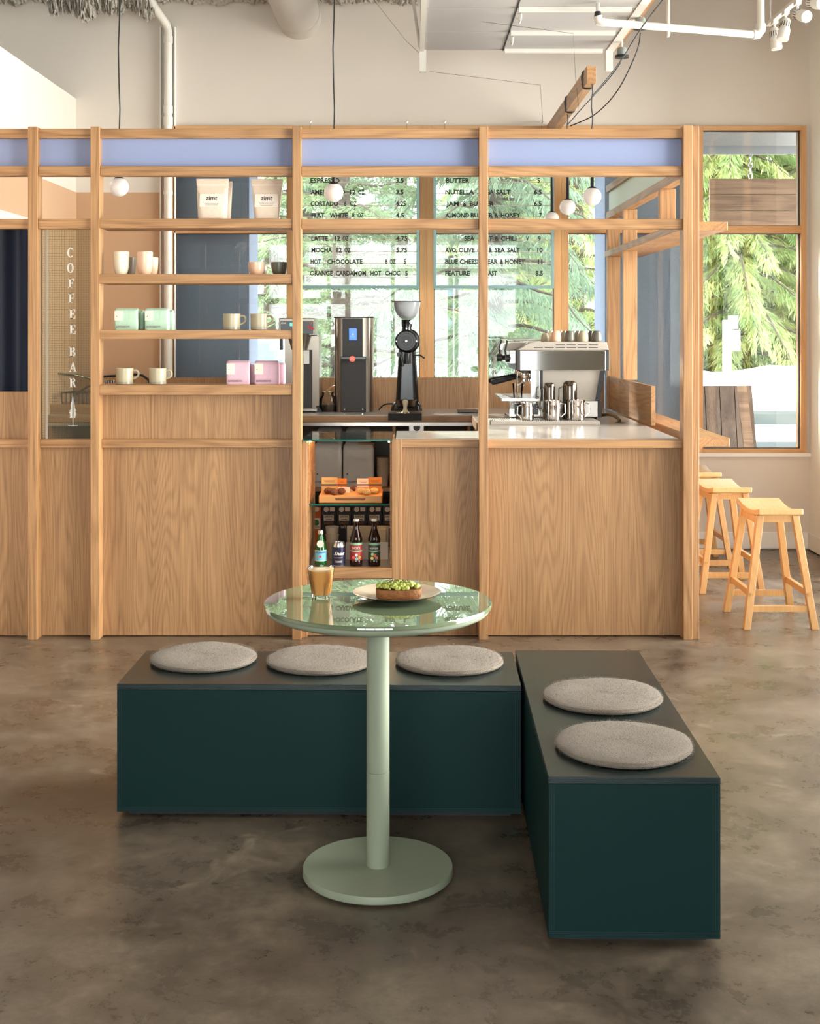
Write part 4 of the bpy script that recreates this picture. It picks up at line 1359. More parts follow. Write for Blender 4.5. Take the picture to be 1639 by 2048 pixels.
hd_ = MB().cyl((P0[0] - .014, P0[1], P0[2] + .028), (P0[0] - .014, P0[1], P0[2] + .055), .020, .016).build('head_socket', M_black, sp)
MB().cyl((P0[0] - .014, P0[1], P0[2] + .055), (P0[0] - .014, P0[1], P0[2] + .10), .011).build('sprinkler_head', M_chrome, hd_)
hx = px(1336, 7.08)
MB().box(hx - .006, hx + .006, 7.06, 7.10, pz(62, 7.08) - .03, ZC).build('hanger', M_pipe, sp)

tk = thing('track_light', 'white ceiling track with four adjustable spotlights at top right', 'lamp', (px(1560, 7.9), 7.6, 3.42))
XT, ZTK = 2.27, 3.42
MB().box(XT - .017, XT + .017, 5.6, 8.25, ZTK, ZTK + .02).build('track_rail', M_white, tk)
for yy in (8.2, 7.0):
    MB().cyl((XT, yy, ZTK + .02), (XT, yy, ZC), .006).build('hanger', M_steelw, tk)
for x, y, yy, d in ((1546, 86, 8.10, (.10, -.10, -1)), (1574, 62, 7.86, (-.25, -.2, -1)), (1600, 46, 7.62, (.25, -.9, -.35)), (1632, 12, 7.35, (.25, -.9, -.25))):
    top = Vector((XT, yy, ZTK))
    D = Vector(d).normalized()
    c = Vector((XT, yy, ZTK - .075))
    h_ = MB().box(XT - .016, XT + .016, yy - .03, yy + .03, ZTK - .02, ZTK).tube([top, c], .008, 10).build('arm', M_white, tk)
    a, b = c - D * .02, c + D * .105
    MB().tube([a - D * .012, a, a + D * .055, a + D * .058, b - D * .008, b], [.020, .027, .030, .034, .036, .034], 24).build('spot_can', M_white, tk, smooth=True)
    v = MB()
    q = Vector((1, 0, 0)).cross(D).normalized()
    e = D.cross(q)
    for k in range(12):
        t = 2 * PI * k / 12
        n_ = q * math.cos(t) + e * math.sin(t)
        v.tube([a + D * .012 + n_ * .0285, a + D * .046 + n_ * .0305], .0022, 5)
    v.build('vent_slot', M_rubber, h_)
    MB().tube([b, b + D * .002], [.028, .027], 20).build('lens', plain('spot_lens', lin(236, 232, 224), .2), h_)

# ---------------------------------------------------------------- things on the shelves
YS = 6.36
def cup(name, label, cat, prof, X, Y, Z, mat, group, n=36, band=None, handle=None, hmat=None):
    o = thing(name, label, cat, (X, Y, Z), group)
    top = prof[-1]
    inner = [(r - .0032, z) for r, z in reversed(prof) if z > .008]
    full = prof + [(top[0] - .0012, top[1] + .0012)] + inner + [(.0, .008)]
    MB().lathe([(0, 0)] + full, (X, Y, Z), n, cap=False).build('body', mat, o, smooth=True)
    if band:
        MB().lathe([(prof[0][0] + .0004, .0002), (band[0], .002), (band[0] , band[1])], (X, Y, Z), n, cap=False).build('clay_foot', band[2], o, smooth=True)
    if handle:
        hx, z0, z1, out = handle
        pts = [(X + hx - .004, Y, Z + z1), (X + hx + out * .6, Y, Z + z1 + .002), (X + hx + out, Y, Z + z1 - .010), (X + hx + out * .92, Y, Z + (z0 + z1) / 2 - .004), (X + hx + out * .45, Y, Z + z0 + .006), (X + hx - .004, Y, Z + z0)]
        q = []
        V = [Vector(p) for p in pts]
        for i in range(len(V) - 1):
            p0, p1, p2, p3 = V[max(i - 1, 0)], V[i], V[i + 1], V[min(i + 2, len(V) - 1)]
            for k in range(6):
                t = k / 6
                q.append(.5 * ((2 * p1) + (p2 - p0) * t + (2 * p0 - 5 * p1 + 4 * p2 - p3) * t * t + (3 * p1 - p0 - 3 * p2 + p3) * t ** 3))
        q.append(V[-1])
        MB().tube(q, .0055, 10).build('handle', hmat or mat, o, smooth=True)
    return o
TUM = [(.026, 0), (.029, .006), (.034, .022), (.0375, .045), (.0388, .075), (.0392, .110)]
TUMS = [(.022, 0), (.026, .006), (.031, .022), (.0345, .05), (.0352, .088)]
zB, zC_, zD_ = sz(548), sz(660), sz(770)
cup('tumbler', 'tall cream glazed tumbler on the second shelf', 'cup', TUM, px(244, YS), YS - .02, zB, M_crm, 'tall tumblers')
cup('tumbler', 'grey tumbler tucked behind the cream tumbler', 'cup', TUMS, px(258.5, 6.43), 6.43, zB, M_gry, 'tall tumblers')
cup('tumbler', 'tall blush pink tumbler on the second shelf', 'cup', TUM, px(291, YS), YS - .02, zB, M_pnk, 'tall tumblers')
cup('tumbler', 'small pink tumbler tucked behind the tall pink one', 'cup', TUMS, px(302, 6.43), 6.43, zB, M_pnk, 'tall tumblers')
SM = [(.026, 0), (.031, .005), (.036, .018), (.0388, .036), (.0396, .060)]
cup('espresso_cup', 'small blush pink cup on the second shelf', 'cup', SM, px(513, YS), YS - .01, zB, M_pnk, 'small handleless cups')
cup('espresso_cup', 'small brown cup hidden behind the pink cup', 'cup', [(r * .8, z * .8) for r, z in SM], px(522, 6.44), 6.44, zB, M_gry, 'small handleless cups')
cup('espresso_cup', 'small dark sage cup next to the oak post', 'cup', SM, px(558.5, YS), YS - .01, zB, M_dgr, 'small handleless cups')
MUG = [(.034, 0), (.0385, .006), (.0405, .014), (.0412, .03), (.0418, .078)]
for lab, x, z in (('putty mug with a handle on the third shelf, left of two', 464, zC_), ('putty mug with a handle on the third shelf beside the post', 518, zC_),
                  ('putty mug with a handle at the left of the bottom shelf', 250, zD_), ('putty mug with a handle on the bottom shelf, right of two', 316, zD_)):
    cup('mug', lab, 'mug', MUG, px(x, YS), YS - .01, z, M_olv, 'putty mugs', handle=(.041, .026, .066, .026), band=(.0409, .013, M_gry))

def coffee_bag(label, x0, x1, h, Y, Z, mat, group, text=True, depth=.06, w=None):
    X = (px(x0, Y) + px(x1, Y)) / 2
    hw = (px(x1, Y) - px(x0, Y)) / 2
    o = thing('coffee_bag', label, 'bag', (X, Y, Z), group)
    hd = depth / 2
    MB().loft([(Z, hw * .97, hd * .92, X, Y + hd), (Z + h * .06, hw, hd, X, Y + hd), (Z + h * .5, hw, hd * 1.02, X, Y + hd), (Z + h * .88, hw * .985, hd * .95, X, Y + hd),
               (Z + h * .96, hw * .975, hd * .75, X, Y + hd), (Z + h, hw * .95, hd * .35, X, Y + hd * 1.05)], 40, 9).build('pouch', mat, o, smooth=True)
    yf = Y - .0022
    MB().box(X - hw * .90, X + hw * .90, Y + hd * .7, Y + hd * 1.4, Z + h * .985, Z + h * 1.02).build('folded_top', mat, o, bevel=.002)
    if text:
        MB().box(X - hw * .96, X - hw * .28, yf - .0006, yf + .004, Z + h * .44, Z + h * .90).build('label', M_lab, o)
        MB().lathe([(.0022, 0), (.0022, .0006)], (X - hw * .76, yf - .0012, Z + h * .64), 12, 'Y').build('printed_dot', M_print, o)
        m = MB()
        text_xz(m, 'BOWSXARROWS', X - hw * .80, X + hw * .36, Z + h * .11, h * .085, yf - .0006, bold=.01)
        m.build('bag_lettering', M_print, o)
    return o
HB = .104
coffee_bag('mint green coffee bag at the left of the third shelf', 228, 275, HB, YS - .03, zC_, M_bagm, 'mint coffee bags')
coffee_bag('mint coffee bag behind the left mint bag', 236, 286, HB * .93, YS + .045, zC_, M_bagm, 'mint coffee bags', False)
coffee_bag('mint green coffee bag in front of the window jamb', 289, 336, HB, YS - .03, zC_, M_bagm, 'mint coffee bags')
coffee_bag('mint coffee bag behind the right mint bag', 300, 346, HB * .93, YS + .045, zC_, M_bagm, 'mint coffee bags', False)
HP = .113
coffee_bag('pink coffee bag on the bottom shelf, left of two', 452, 499, HP, YS - .03, zD_, M_bagp, 'pink coffee bags')
coffee_bag('pink coffee bag behind the left pink bag', 460, 508, HP * .82, YS + .045, zD_, M_bagp, 'pink coffee bags', False)
coffee_bag('pink coffee bag on the bottom shelf beside the post', 508, 557, HP, YS - .03, zD_, M_bagp, 'pink coffee bags')
coffee_bag('pink coffee bag behind the right pink bag', 520, 569, HP * .9, YS + .045, zD_, M_bagp, 'pink coffee bags', False)

def pouch(label, x0, x1, b0, b1, h, Y, Z, text):
    X = (px(x0, Y) + px(x1, Y)) / 2
    XB = (px(b0, Y) + px(b1, Y)) / 2
    ht, hb = (px(x1, Y) - px(x0, Y)) / 2, (px(b1, Y) - px(b0, Y)) / 2
    o = thing('chocolate_pouch', label, 'bag', (XB, Y, Z), 'kraft chocolate pouches')
    S = []
    for t, d in ((0, .030), (.03, .034), (.25, .032), (.5, .022), (.72, .010), (.82, .0035), (.9, .002), (1, .0016)):
        S.append((Z + h * t, hb + (ht - hb) * t, d, XB + (X - XB) * t, Y + .034 - d * .2))
    MB().loft(S, 40, 4.5).build('pouch', M_bagk, o, smooth=True)
    zt = Z + h * .84
    MB().box(X - ht * .95, X + ht * .95, Y + .030 - .002, Y + .0305, zt, zt + .004).build('zip_seal', M_lab, o)
    if text:
        za_, zb_ = Z + h * .30, Z + h * .62
        def sl(z): return Y - .0048 + .0168 * (z - za_) / (zb_ - za_)
        q0, q1 = sl(za_), sl(zb_)
        u = ht * .72
        MB().add([(X - u, q0, za_), (X + u, q0, za_), (X + u, q1, zb_), (X - u, q1, zb_), (X - u, q0 + .004, za_), (X + u, q0 + .004, za_), (X + u, q1 + .004, zb_), (X - u, q1 + .004, zb_)],
                 [(0, 1, 2, 3), (4, 7, 6, 5), (0, 4, 5, 1), (1, 5, 6, 2), (2, 6, 7, 3), (3, 7, 4, 0)]).build('label', M_lab, o)
        m = MB()
        text_xz(m, 'zimt', X - ht * .36, X + ht * .34, Z + h * .46, h * .12, Y, bold=.012, slant=.12)
        m.v = [(x_, sl(z_) - .0008, z_) for x_, y_, z_ in m.v]
        m.build('pouch_lettering', M_ink, o)
        m = MB()
        for k in range(3):
            z = Z + h * (.41 - .035 * k)
            m.box(X - ht * (.5 - .06 * k), X + ht * (.5 - .05 * k), sl(z) - .0008, sl(z) + .002, z, z + .0013)
        m.build('fine_print', M_print, o)
    return o
zA = sz(437)
pouch('kraft chocolate pouch at the front of the left pair on the top shelf', 390, 455, 395, 452, .200, YS - .05, zA, True)
pouch('kraft chocolate pouch behind the left pair front pouch', 398, 463, 402, 459, .196, YS + .03, zA, False)
pouch('narrower kraft chocolate pouch at the right of the top shelf', 500, 565, 508, 556, .200, YS - .04, zA, True)

# ---------------------------------------------------------------- back counter: left end, tap and dishes
YB = 8.36
def bx_(Y): return (lambda x: px(x, Y)), (lambda y: pz(y, Y))
tp = thing('bar_tap', 'chrome swan neck tap at the left end of the back counter', 'tap', (px(180, 8.45), 8.45, ZT))
X0 = px(186, 8.45)
MB().tube([(X0, 8.45, ZT), (X0, 8.45, ZT + .19), (X0 - .02, 8.44, ZT + .215), (X0 - .09, 8.42, ZT + .235), (X0 - .22, 8.40, ZT + .245)], .011, 14).build('spout', M_chrome, tp, smooth=True)
MB().lathe([(.026, 0), (.026, .008), (.016, .014), (.016, .05)], (X0, 8.45, ZT), 24).build('tap_base', M_chrome, tp, smooth=True)
MB().tube([(X0 - .222, 8.40, ZT + .245), (X0 - .24, 8.40, ZT + .244)], .013, 14).build('nozzle', M_black, tp)
MB().tube([(X0 + .004, 8.43, ZT + .17), (X0 - .03, 8.41, ZT + .16), (X0 - .10, 8.40, ZT + .11)], .007, 10).build('lever', M_black, tp, smooth=True)
wt = thing('wooden_tray', 'low wooden tray behind the wired glass', 'tray', (px(135, 8.25), 8.25, ZT))
a, b = px(92, 8.22), px(186, 8.22)
MB().box(a, b, 8.20, 8.50, ZT, ZT + .012).build('tray_floor', M_oakX, wt)
MB().box(a, b, 8.20, 8.212, ZT + .012, ZT + .06).build('tray_side', M_oakX, wt)
MB().box(a, b, 8.488, 8.50, ZT + .012, ZT + .06).build('tray_side', M_oakX, wt)
MB().box(a, a + .012, 8.212, 8.488, ZT + .012, ZT + .06).build('tray_side', M_oakY, wt)
dr = thing('dish_rack', 'black wire dish rack in the wooden tray', 'rack', (px(160, 8.35), 8.35, ZT + .012))
a, b = px(133, 8.35), px(182, 8.35)
for k in range(7):
    u = a + (b - a) * k / 6
    MB().tube([(u, 8.24, ZT + .02), (u, 8.24, ZT + .13), (u, 8.46, ZT + .13), (u, 8.46, ZT + .02)], .003, 6).build('hoop', M_black, dr)
for yy in (8.24, 8.46):
    for zz in (.018, .13):
        MB().tube([(a, yy, ZT + zz), (b, yy, ZT + zz)], .003, 6).build('side_wire', M_black, dr)
hs_ = MB().tube([pt(207, 753, 8.5), pt(222, 752, 8.5), pt(245, 751, 8.5), pt(270, 749, 8.5), pt(285, 751, 8.5), pt(297, 760, 8.5), pt(303, 778, 8.5), pt(305, 800, 8.5), (px(306, 8.5), 8.5, ZT + .006)], .008, 10).build('rinse_hose', M_black, smooth=True)
tag(hs_, 'black rinse hose arching behind the left mugs', 'hose')
for x, lab in ((214, 'steel shaker tin behind the bottom shelf, left of two'), (225, 'steel shaker tin behind the bottom shelf, beside the mug')):
    o = thing('shaker_tin', lab, 'tin', (px(x, 8.4), 8.4, ZT), 'steel tins')
    MB().lathe([(.015, 0), (.0165, .01), (.0185, .205), (.0195, .207)], (px(x, 8.4), 8.4, ZT), 24).build('tin', M_chrome, o, smooth=True)
fa = thing('sink_faucet', 'small chrome faucet arc under the left blue column', 'tap', (px(399, 8.5), 8.5, ZT))
fx = px(402, 8.5)
MB().tube([(fx, 8.55, ZT), (fx, 8.55, ZT + .13), (fx - .006, 8.54, ZT + .16), (fx - .022, 8.50, ZT + .175), (fx - .038, 8.45, ZT + .16), (fx - .04, 8.44, ZT + .12)], .009, 12).build('spout', M_chrome, fa, smooth=True)
MB().lathe([(.022, 0), (.022, .01), (.012, .02)], (fx, 8.55, ZT), 20).build('tap_base', M_chrome, fa, smooth=True)

# ---------------------------------------------------------------- coffee brewer
Y = 8.33
X, Z = bx_(Y)
br_ = thing('coffee_brewer', 'black and steel batch coffee brewer behind the oak post', 'coffee maker', (X(598), Y, ZT))
MB().box(X(558), X(629), Y - .02, Y + .30, Z(671), Z(636)).build('head', M_bsteel, br_, bevel=.004)
MB().box(X(561), X(627), Y - .024, Y - .02, Z(669), Z(642)).build('control_panel', M_gloss, br_)
MB().box(X(580), X(588), Y - .0255, Y - .024, Z(652), Z(646)).build('display', plain('green_display', (.05, .6, .3, 1), .4, emit=(.1, 1, .45, 1), estr=.8), br_)
m = MB(); text_xz(m, 'Curtis', X(562.5), X(572), Z(648), .012, Y - .0245, bold=.015, slant=.25); m.build('badge_lettering', M_whitep, br_)
MB().lathe([(.010, 0), (.010, .003)], (X(621.5), Y - .028, Z(646.5)), 16, 'Y').build('brew_button', plain('amber_button', lin(150, 96, 60), .4), br_)
MB().prism([(X(614), Z(654)), (X(617), Z(651.5)), (X(628), Z(656)), (X(629), Z(659.5)), (X(622), Z(659))], 'Y', Y - .03, Y - .024).build('red_tag', plain('red_plastic', lin(196, 40, 50), .4), br_)
MB().box(X(568), X(637), Y + .05, Y + .30, Z(822), Z(671)).build('back_column', M_bsteel, br_, bevel=.003)
MB().box(X(606), X(623), Y + .046, Y + .05, Z(817), Z(700)).build('dark_recess', M_char, br_)
MB().lathe([(.050, 0), (.078, .10), (.082, .105)], (X(598), Y + .02, Z(700)), 32).build('brew_funnel', M_steel, br_, smooth=True)
MB().box(X(559), X(566), Y - .02, Y + .0, Z(700), Z(678)).build('funnel_handle', M_black, br_, bevel=.004)
MB().box(X(606), X(617), Y + .040, Y + .046, Z(728), Z(701)).build('instruction_label', M_whitep, br_)
MB().box(X(567), X(634), Y - .01, Y + .30, Z(823), Z(816)).build('base', M_steel, br_, bevel=.004)
MB().prism([(X(632), Z(826)), (X(643), Z(826)), (X(643), Z(822)), (X(636), Z(812)), (X(632), Z(812))], 'Y', Y, Y + .2).build('side_foot', M_black, br_)
for u in (572, 628):
    MB().cyl((X(u), Y + .02, ZT), (X(u), Y + .02, Z(822)), .008).build('foot', M_black, br_)
gj = thing('glass_jar', 'clip top glass jar between the brewer and the water tower', 'jar', (px(655, 8.42), 8.42, ZT))
gjx = px(655, 8.42)
MB().lathe([(.040, 0), (.050, .008), (.054, .04), (.052, .085), (.040, .105), (.036, .12)], (gjx, 8.42, ZT), 32, cap=False).build('jar_glass', M_cup, gj, smooth=True)
MB().lathe([(.046, .002), (.049, .012), (.050, .045), (.0, .046)], (gjx, 8.42, ZT), 28, cap=False).build('jar_contents', plain('dark_grounds', lin(70, 56, 40), .8), gj, smooth=True)
MB().lathe([(.040, .12), (.041, .128), (.02, .134), (.0, .135)], (gjx, 8.42, ZT), 28, cap=False).build('lid', M_cup, gj, smooth=True)
MB().tube([(gjx - .01, 8.40, ZT + .13), (gjx + .02, 8.39, ZT + .155), (gjx + .05, 8.39, ZT + .168)], .006, 8).build('wooden_scoop', M_stool, gj, smooth=True)

# ---------------------------------------------------------------- hot water tower
Y = 8.38
X, Z = bx_(Y)
wtw = thing('water_tower', 'tall black and steel hot water tower with a blue screen', 'water boiler', (X(706.5), Y, ZT))
MB().loft([(Z(826), X(745) - X(706), .13, X(706.5), Y + .13), (Z(636), X(745) - X(706), .13, X(706.5), Y + .13)], 48, 6).build('steel_body', M_bsteel, wtw, smooth=True)
MB().box(X(667), X(746), Y - .004, Y + .262, Z(636), Z(633.5)).build('lid', M_char, wtw, bevel=.002)
MB().box(X(684.5), X(725), Y - .010, Y + .02, Z(716), Z(636.5)).build('upper_panel', M_char, wtw, bevel=.003)
MB().box(X(681), X(732), Y - .012, Y + .02, Z(824), Z(714)).build('lower_panel', M_char, wtw, bevel=.004)
MB().box(X(681), X(732), Y - .045, Y - .012, Z(719), Z(713)).build('spout_hood', M_gloss, wtw, bevel=.003)
scn = MB().box(X(698), X(713), Y - .012, Y - .010, Z(680), Z(657)).build('screen', plain('blue_screen', (.02, .08, .6, 1), .3, emit=(.03, .13, 1, 1), estr=1.1), wtw)
m = MB(); m.add([(X(705.5), Y - .0126, Z(665.5)), (X(703), Y - .0126, Z(670.5)), (X(708), Y - .0126, Z(670.5))], [(0, 1, 2)])
text_xz(m, 'CAUTION', X(701.5), X(709.5), Z(664.5), .005, Y - .012)
text_xz(m, 'HOT WATER', X(700.5), X(710.5), Z(674.5), .005, Y - .012)
m.build('screen_lettering', M_whitep, scn)
mk = MB().lathe([(.019, 0), (.019, .003)], (X(705), Y - .049, Z(717.5)), 20, 'Y').build('red_mark', plain('red_warning', lin(200, 46, 36), .4, emit=(1, .12, .06, 1), estr=.5), wtw)
m = MB(); text_xz(m, 'HOT', X(702), X(708), Z(717.3), .008, Y - .050, bold=.02); text_xz(m, 'WATER', X(701), X(709), Z(720.6), .007, Y - .050, bold=.02); m.build('mark_lettering', M_whitep, mk)
for u in (689, 725):
    MB().lathe([(.0045, 0), (.0045, .003)], (X(u), Y - .0150, Z(818)), 12, 'Y').build('screw', M_chrome, wtw)
MB().box(X(668), X(745), Y + .01, Y + .25, ZT, Z(825)).build('foot_plate', M_black, wtw)

# ---------------------------------------------------------------- grinder
Y = 8.26
X, Z = bx_(Y)
gr = thing('coffee_grinder', 'black tower coffee grinder with a clear half globe hopper', 'grinder', (X(814), Y + .1, ZT))
GX = X(812.5)
MB().loft([(ZT + .012, X(845) - X(813), .10, GX, Y + .12), (Z(812), X(843) - X(813), .095, GX, Y + .12), (Z(806), X(838) - X(813), .085, GX, Y + .12)], 40, 3.5).build('base', M_gloss, gr, smooth=True)
MB().loft([(Z(812), X(837) - X(813), .060, X(814), Y + .13), (Z(720), X(831.5) - X(813), .052, X(814), Y + .12), (Z(690), X(830) - X(813), .05, X(814), Y + .12)], 40, 5).build('tower', M_gloss, gr, smooth=True)
MB().lathe([(.066, 0), (.078, .012), (.080, .10), (.07, .13)], (X(815), Y + .05, Z(682)), 48, 'Y').build('motor_housing', M_gloss, gr, smooth=True)
dial = MB().lathe([(.060, 0), (.071, .012), (.073, .04)], (X(812), Y + .012, Z(682)), 40, 'Y').build('dial', M_black, gr, smooth=True)
mk_ = MB()
for k in range(30):
    a = 2 * PI * k / 30 + .1
    for q in (.040, .056):
        cx_, cz_ = X(812) + q * math.cos(a), Z(682) + q * math.sin(a)
        mk_.box(cx_ - .0011, cx_ + .0011, Y + (.0105 if q < .05 else .0108), Y + .0125, cz_ - .0011, cz_ + .0011)
mk_.build('dial_mark', M_grey, dial)
MB().lathe([(.006, 0), (.008, .004), (.008, .014)], (X(812), Y + .0, Z(682)), 16, 'Y').build('dial_screw', M_chrome, dial, smooth=True)
for u, v in ((792.5, 682.5), (832, 682.5), (812.5, 657)):
    MB().lathe([(.0045, 0), (.005, .004)], (X(u), Y + .016, Z(v)), 12, 'Y').build('bolt', M_chrome, gr)
MB().lathe([(.032, 0), (.030, .03), (.034, .031), (.034, .07), (.036, .075)], (X(813), Y + .07, Z(663)), 32).build('throat', M_gloss, gr, smooth=True)
MB().lathe([(.010, 0), (.012, .004), (.012, .012)], (X(822), Y + .032, Z(644)), 16, 'Y').build('clamp_bolt', M_chrome, gr, smooth=True)
MB().lathe([(.024, 0), (.046, .012), (.066, .034), (.079, .060), (.086, .090), (.0885, .112), (.0865, .112), (.084, .090), (.077, .061), (.064, .036), (.044, .014)], (X(813), Y + .07, Z(638)), 48, cap=False).build('hopper', glassy('milky_hopper', (.95, .96, .97, 1), 1.45, haze=.6, hazecol=(.95, .96, .98, 1)), gr, smooth=True)
MB().box(X(783), X(842), Y - .02, Y + .15, Z(603.2), Z(602)).build('hopper_lid', M_char, gr)
MB().lathe([(.020, 0), (.022, .06), (.018, .07)], (X(813), Y + .02, Z(728)), 24).build('chute', M_black, gr, smooth=True)
MB().cyl((X(822), Y + .005, Z(728)), (X(822), Y + .005, Z(705)), .004).build('chute_rod', M_chrome, gr)
MB().lathe([(.016, 0), (.016, .02)], (X(798), Y + .005, Z(709)), 16, 'Y').build('side_knob', M_black, gr, smooth=True)
MB().tube([(X(800), Y + .01, Z(709)), (X(803), Y - .002, Z(722)), (X(805), Y - .004, Z(733))], .006, 8).build('lever', M_black, gr, smooth=True)
MB().tube([(X(828), Y + .06, Z(711)), (X(840), Y + .06, Z(711)), (X(849), Y + .06, Z(717))], .005, 8).build('switch_arm', M_black, gr, smooth=True)
MB().loft([(Z(813), .058, .03, GX - .004, Y + .03), (Z(801), .068, .034, GX - .004, Y + .03), (Z(800), .066, .03, GX - .004, Y + .03)], 32, 2.5).build('bean_tray', M_dsteel, gr, smooth=True)
tm = thing('tamping_mat', 'black rubber tamping mat folded over the counter edge', 'mat', (X(809), 8.08, ZT))
MB().box(px(776, 8.08), px(843, 8.08), 8.075, 8.20, ZT + .001, ZT + .009).box(px(776, 8.08), px(843, 8.08), 8.075, 8.096, pz(841, 8.08), ZT + .0012).build('mat', M_rubber, tm, bevel=.002)
tp_ = thing('tamper', 'brass footed tamper with a cream handle standing on the mat', 'tamper', (px(810, 8.12), 8.12, ZT + .009))
M_cremh = plain('cream_handle', lin(214, 200, 170), .35)
MB().lathe([(.029, 0), (.029, .004), (.022, .008)], (px(810, 8.12), 8.12, ZT + .009), 28).build('foot', plain('brass', lin(206, 180, 130), .25, .9), tp_, smooth=True)
MB().lathe([(.022, .008), (.014, .018), (.011, .035), (.014, .055), (.017, .070), (.014, .082), (.0, .084)], (px(810, 8.12), 8.12, ZT + .009), 24).build('handle', M_cremh, tp_, smooth=True)
cb_ = cord('black power cable looping beside the grinder base', [(px(757, 8.5), 8.50, ZT + .006), (px(768, 8.5), 8.50, ZT + .04), (px(785, 8.5), 8.50, ZT + .045), (px(800, 8.45), 8.47, ZT + .03)], .005)
bt = MB().box(px(915, 8.3), px(957, 8.3), 8.28, 8.46, ZT + .001, ZT + .014).build('black_tray', M_gloss, bevel=.004)
tag(bt, 'flat black tray on the back counter behind the oak post', 'tray')
so = thing('power_outlet', 'steel power outlet plate below the back counter', 'outlet', (px(832, 8.14), 8.14, ZT - .14))
MB().box(px(818, 8.13), px(847, 8.13), 8.132, 8.15, pz(864, 8.13), pz(849.5, 8.13)).build('plate', M_steel, so)
MB().lathe([(.022, 0), (.022, .006)], (px(833, 8.13), 8.126, pz(855, 8.13)), 20, 'Y').build('socket', M_black, so)

# ---------------------------------------------------------------- espresso machine
Y = 7.50
X, Z = bx_(Y)
YE = 8.16
em = thing('espresso_machine', 'polished espresso machine side on, group heads to the left', 'coffee machine', (X(1110), 7.83, ZT))
MB().prism([(X(1085), Z(741)), (X(1202), Z(741)), (X(1191), Z(802)), (X(1085), Z(802))], 'Y', Y + .02, YE - .02).build('side_body', M_grey, em)
for y0 in (Y + .004, YE - .03):
    MB().prism([(X(1201), Z(741)), (X(1210), Z(741)), (X(1199), Z(803)), (X(1190), Z(803))], 'Y', y0, y0 + .03).build('rear_strut', M_black, em)
    MB().box(X(1079), X(1085), y0, y0 + .03, Z(803), Z(741)).build('front_strut', M_black, em)
MB().box(X(1038), X(1211), Y, YE, Z(741), Z(701)).build('upper_case', M_grey, em)
MB().box(X(1040), X(1210), Y - .006, Y, Z(740.5), Z(702)).build('mirror_panel', M_chrome, em, bevel=.001)
MB().box(X(1031.5), X(1040), Y - .008, YE, Z(741), Z(700)).build('end_trim', M_char, em, bevel=.004)
MB().box(X(1210), X(1218), Y - .008, YE, Z(741), Z(700)).build('end_trim', M_char, em, bevel=.004)
MB().prism([(X(1034), Z(700.5)), (X(1217), Z(700.5)), (X(1213), Z(684)), (X(1072), Z(683.5)), (X(1058), Z(686))], 'Y', Y + .003, YE).build('cup_tray', M_grey, em, bevel=.003)
for v in (689.6, 695):
    sl_ = MB()
    for u in range(6):
        a = 1067 + u * 22
        if v < 692 and u < 2: continue
        sl_.box(X(a), X(a + 18), Y + .001, Y + .004, Z(v + .8), Z(v - .8))
    sl_.build('vent_slot', M_rubber, em)
MB().prism([(X(1013), Z(702)), (X(1034), Z(700)), (X(1058), Z(686)), (X(1030), Z(686)), (X(1016), Z(690))], 'Y', Y + .15, YE).build('front_hood', M_grey, em)
for yy in (Y + .12, YE - .05):
    MB().tube([(X(1017), yy, Z(681)), (X(1060), yy, Z(680)), (X(1085), yy, Z(680))], .006, 10).build('cup_rail', M_chrome, em, smooth=True)
    MB().tube([(X(1017), yy, Z(681)), (X(1013), yy, Z(700)), (X(1014), yy, Z(712))], .006, 10).build('rail_post', M_black, em)
MB().box(X(1020), X(1036), Y + .05, YE - .04, Z(728), Z(701)).build('front_fascia', M_steel, em, bevel=.003)
for yy, u in ((Y + .07, 1012), (Y + .22, 998)):
    MB().lathe([(.021, 0), (.022, .006), (.022, .028), (.016, .034)], (X(u), yy, Z(717)), 20, 'X').build('steam_knob', M_black, em, smooth=True)
    MB().tube([(X(u) + .03, yy, Z(717)), (X(1036), yy, Z(717))], .014, 12).build('knob_shaft', M_black, em)
def group_head(yy, k):
    g_ = MB().lathe([(.036, 0), (.040, .02), (.040, .05), (.030, .062)], (X(1052), yy, Z(760)), 32).build('group_head', M_chrome, em, smooth=True)
    MB().lathe([(.034, 0), (.034, .022)], (X(1052), yy, Z(764)), 28).build('portafilter_basket', M_chrome, g_, smooth=True)
    h0, h1 = Vector((X(1040), yy - .012, Z(755))), Vector((X(984), yy - .035, Z(767)))
    pts = [h0.lerp(h1, t) for t in (0, .12, .4, .8, .97, 1)]
    MB().tube(pts, [.008, .012, .0135, .0165, .015, .006], 14).build('portafilter_handle', M_black, g_, smooth=True)
    MB().tube([(X(1052), yy, Z(764)), (X(1050), yy, Z(770)), (X(1044), yy - .01, Z(775))], .008, 10).build('spout', M_chrome, g_, smooth=True)
group_head(Y + .14, 0)
group_head(Y + .40, 1)
MB().box(X(1062), X(1079), Y + .03, YE - .03, Z(802), Z(741)).build('back_plate', M_chrome, em)
MB().tube([(X(1036), Y + .03, Z(740)), (X(1033), Y + .02, Z(760)), (X(1034), Y + .015, Z(778)), (X(1035), Y + .01, Z(797))], .0045, 10).build('steam_wand', M_dsteel, em, smooth=True)
MB().box(X(1018), X(1081), Y, YE, Z(834), Z(802)).build('front_base', M_chrome, em, bevel=.002)
ctl = MB().box(X(1028), X(1076), Y - .004, Y, Z(829), Z(807)).build('control_box', M_gloss, em)
kk = MB()
for a in (1031, 1072):
    for v in (812, 817, 822):
        kk.box(X(a), X(a + 1.5), Y - .0052, Y - .004, Z(v + .6), Z(v - .6))
kk.build('control_light', M_whitep, ctl)
MB().box(X(1003), X(1081), Y + .0, YE, Z(802), Z(798)).build('drip_tray', M_steel, em)
gr_ = MB()
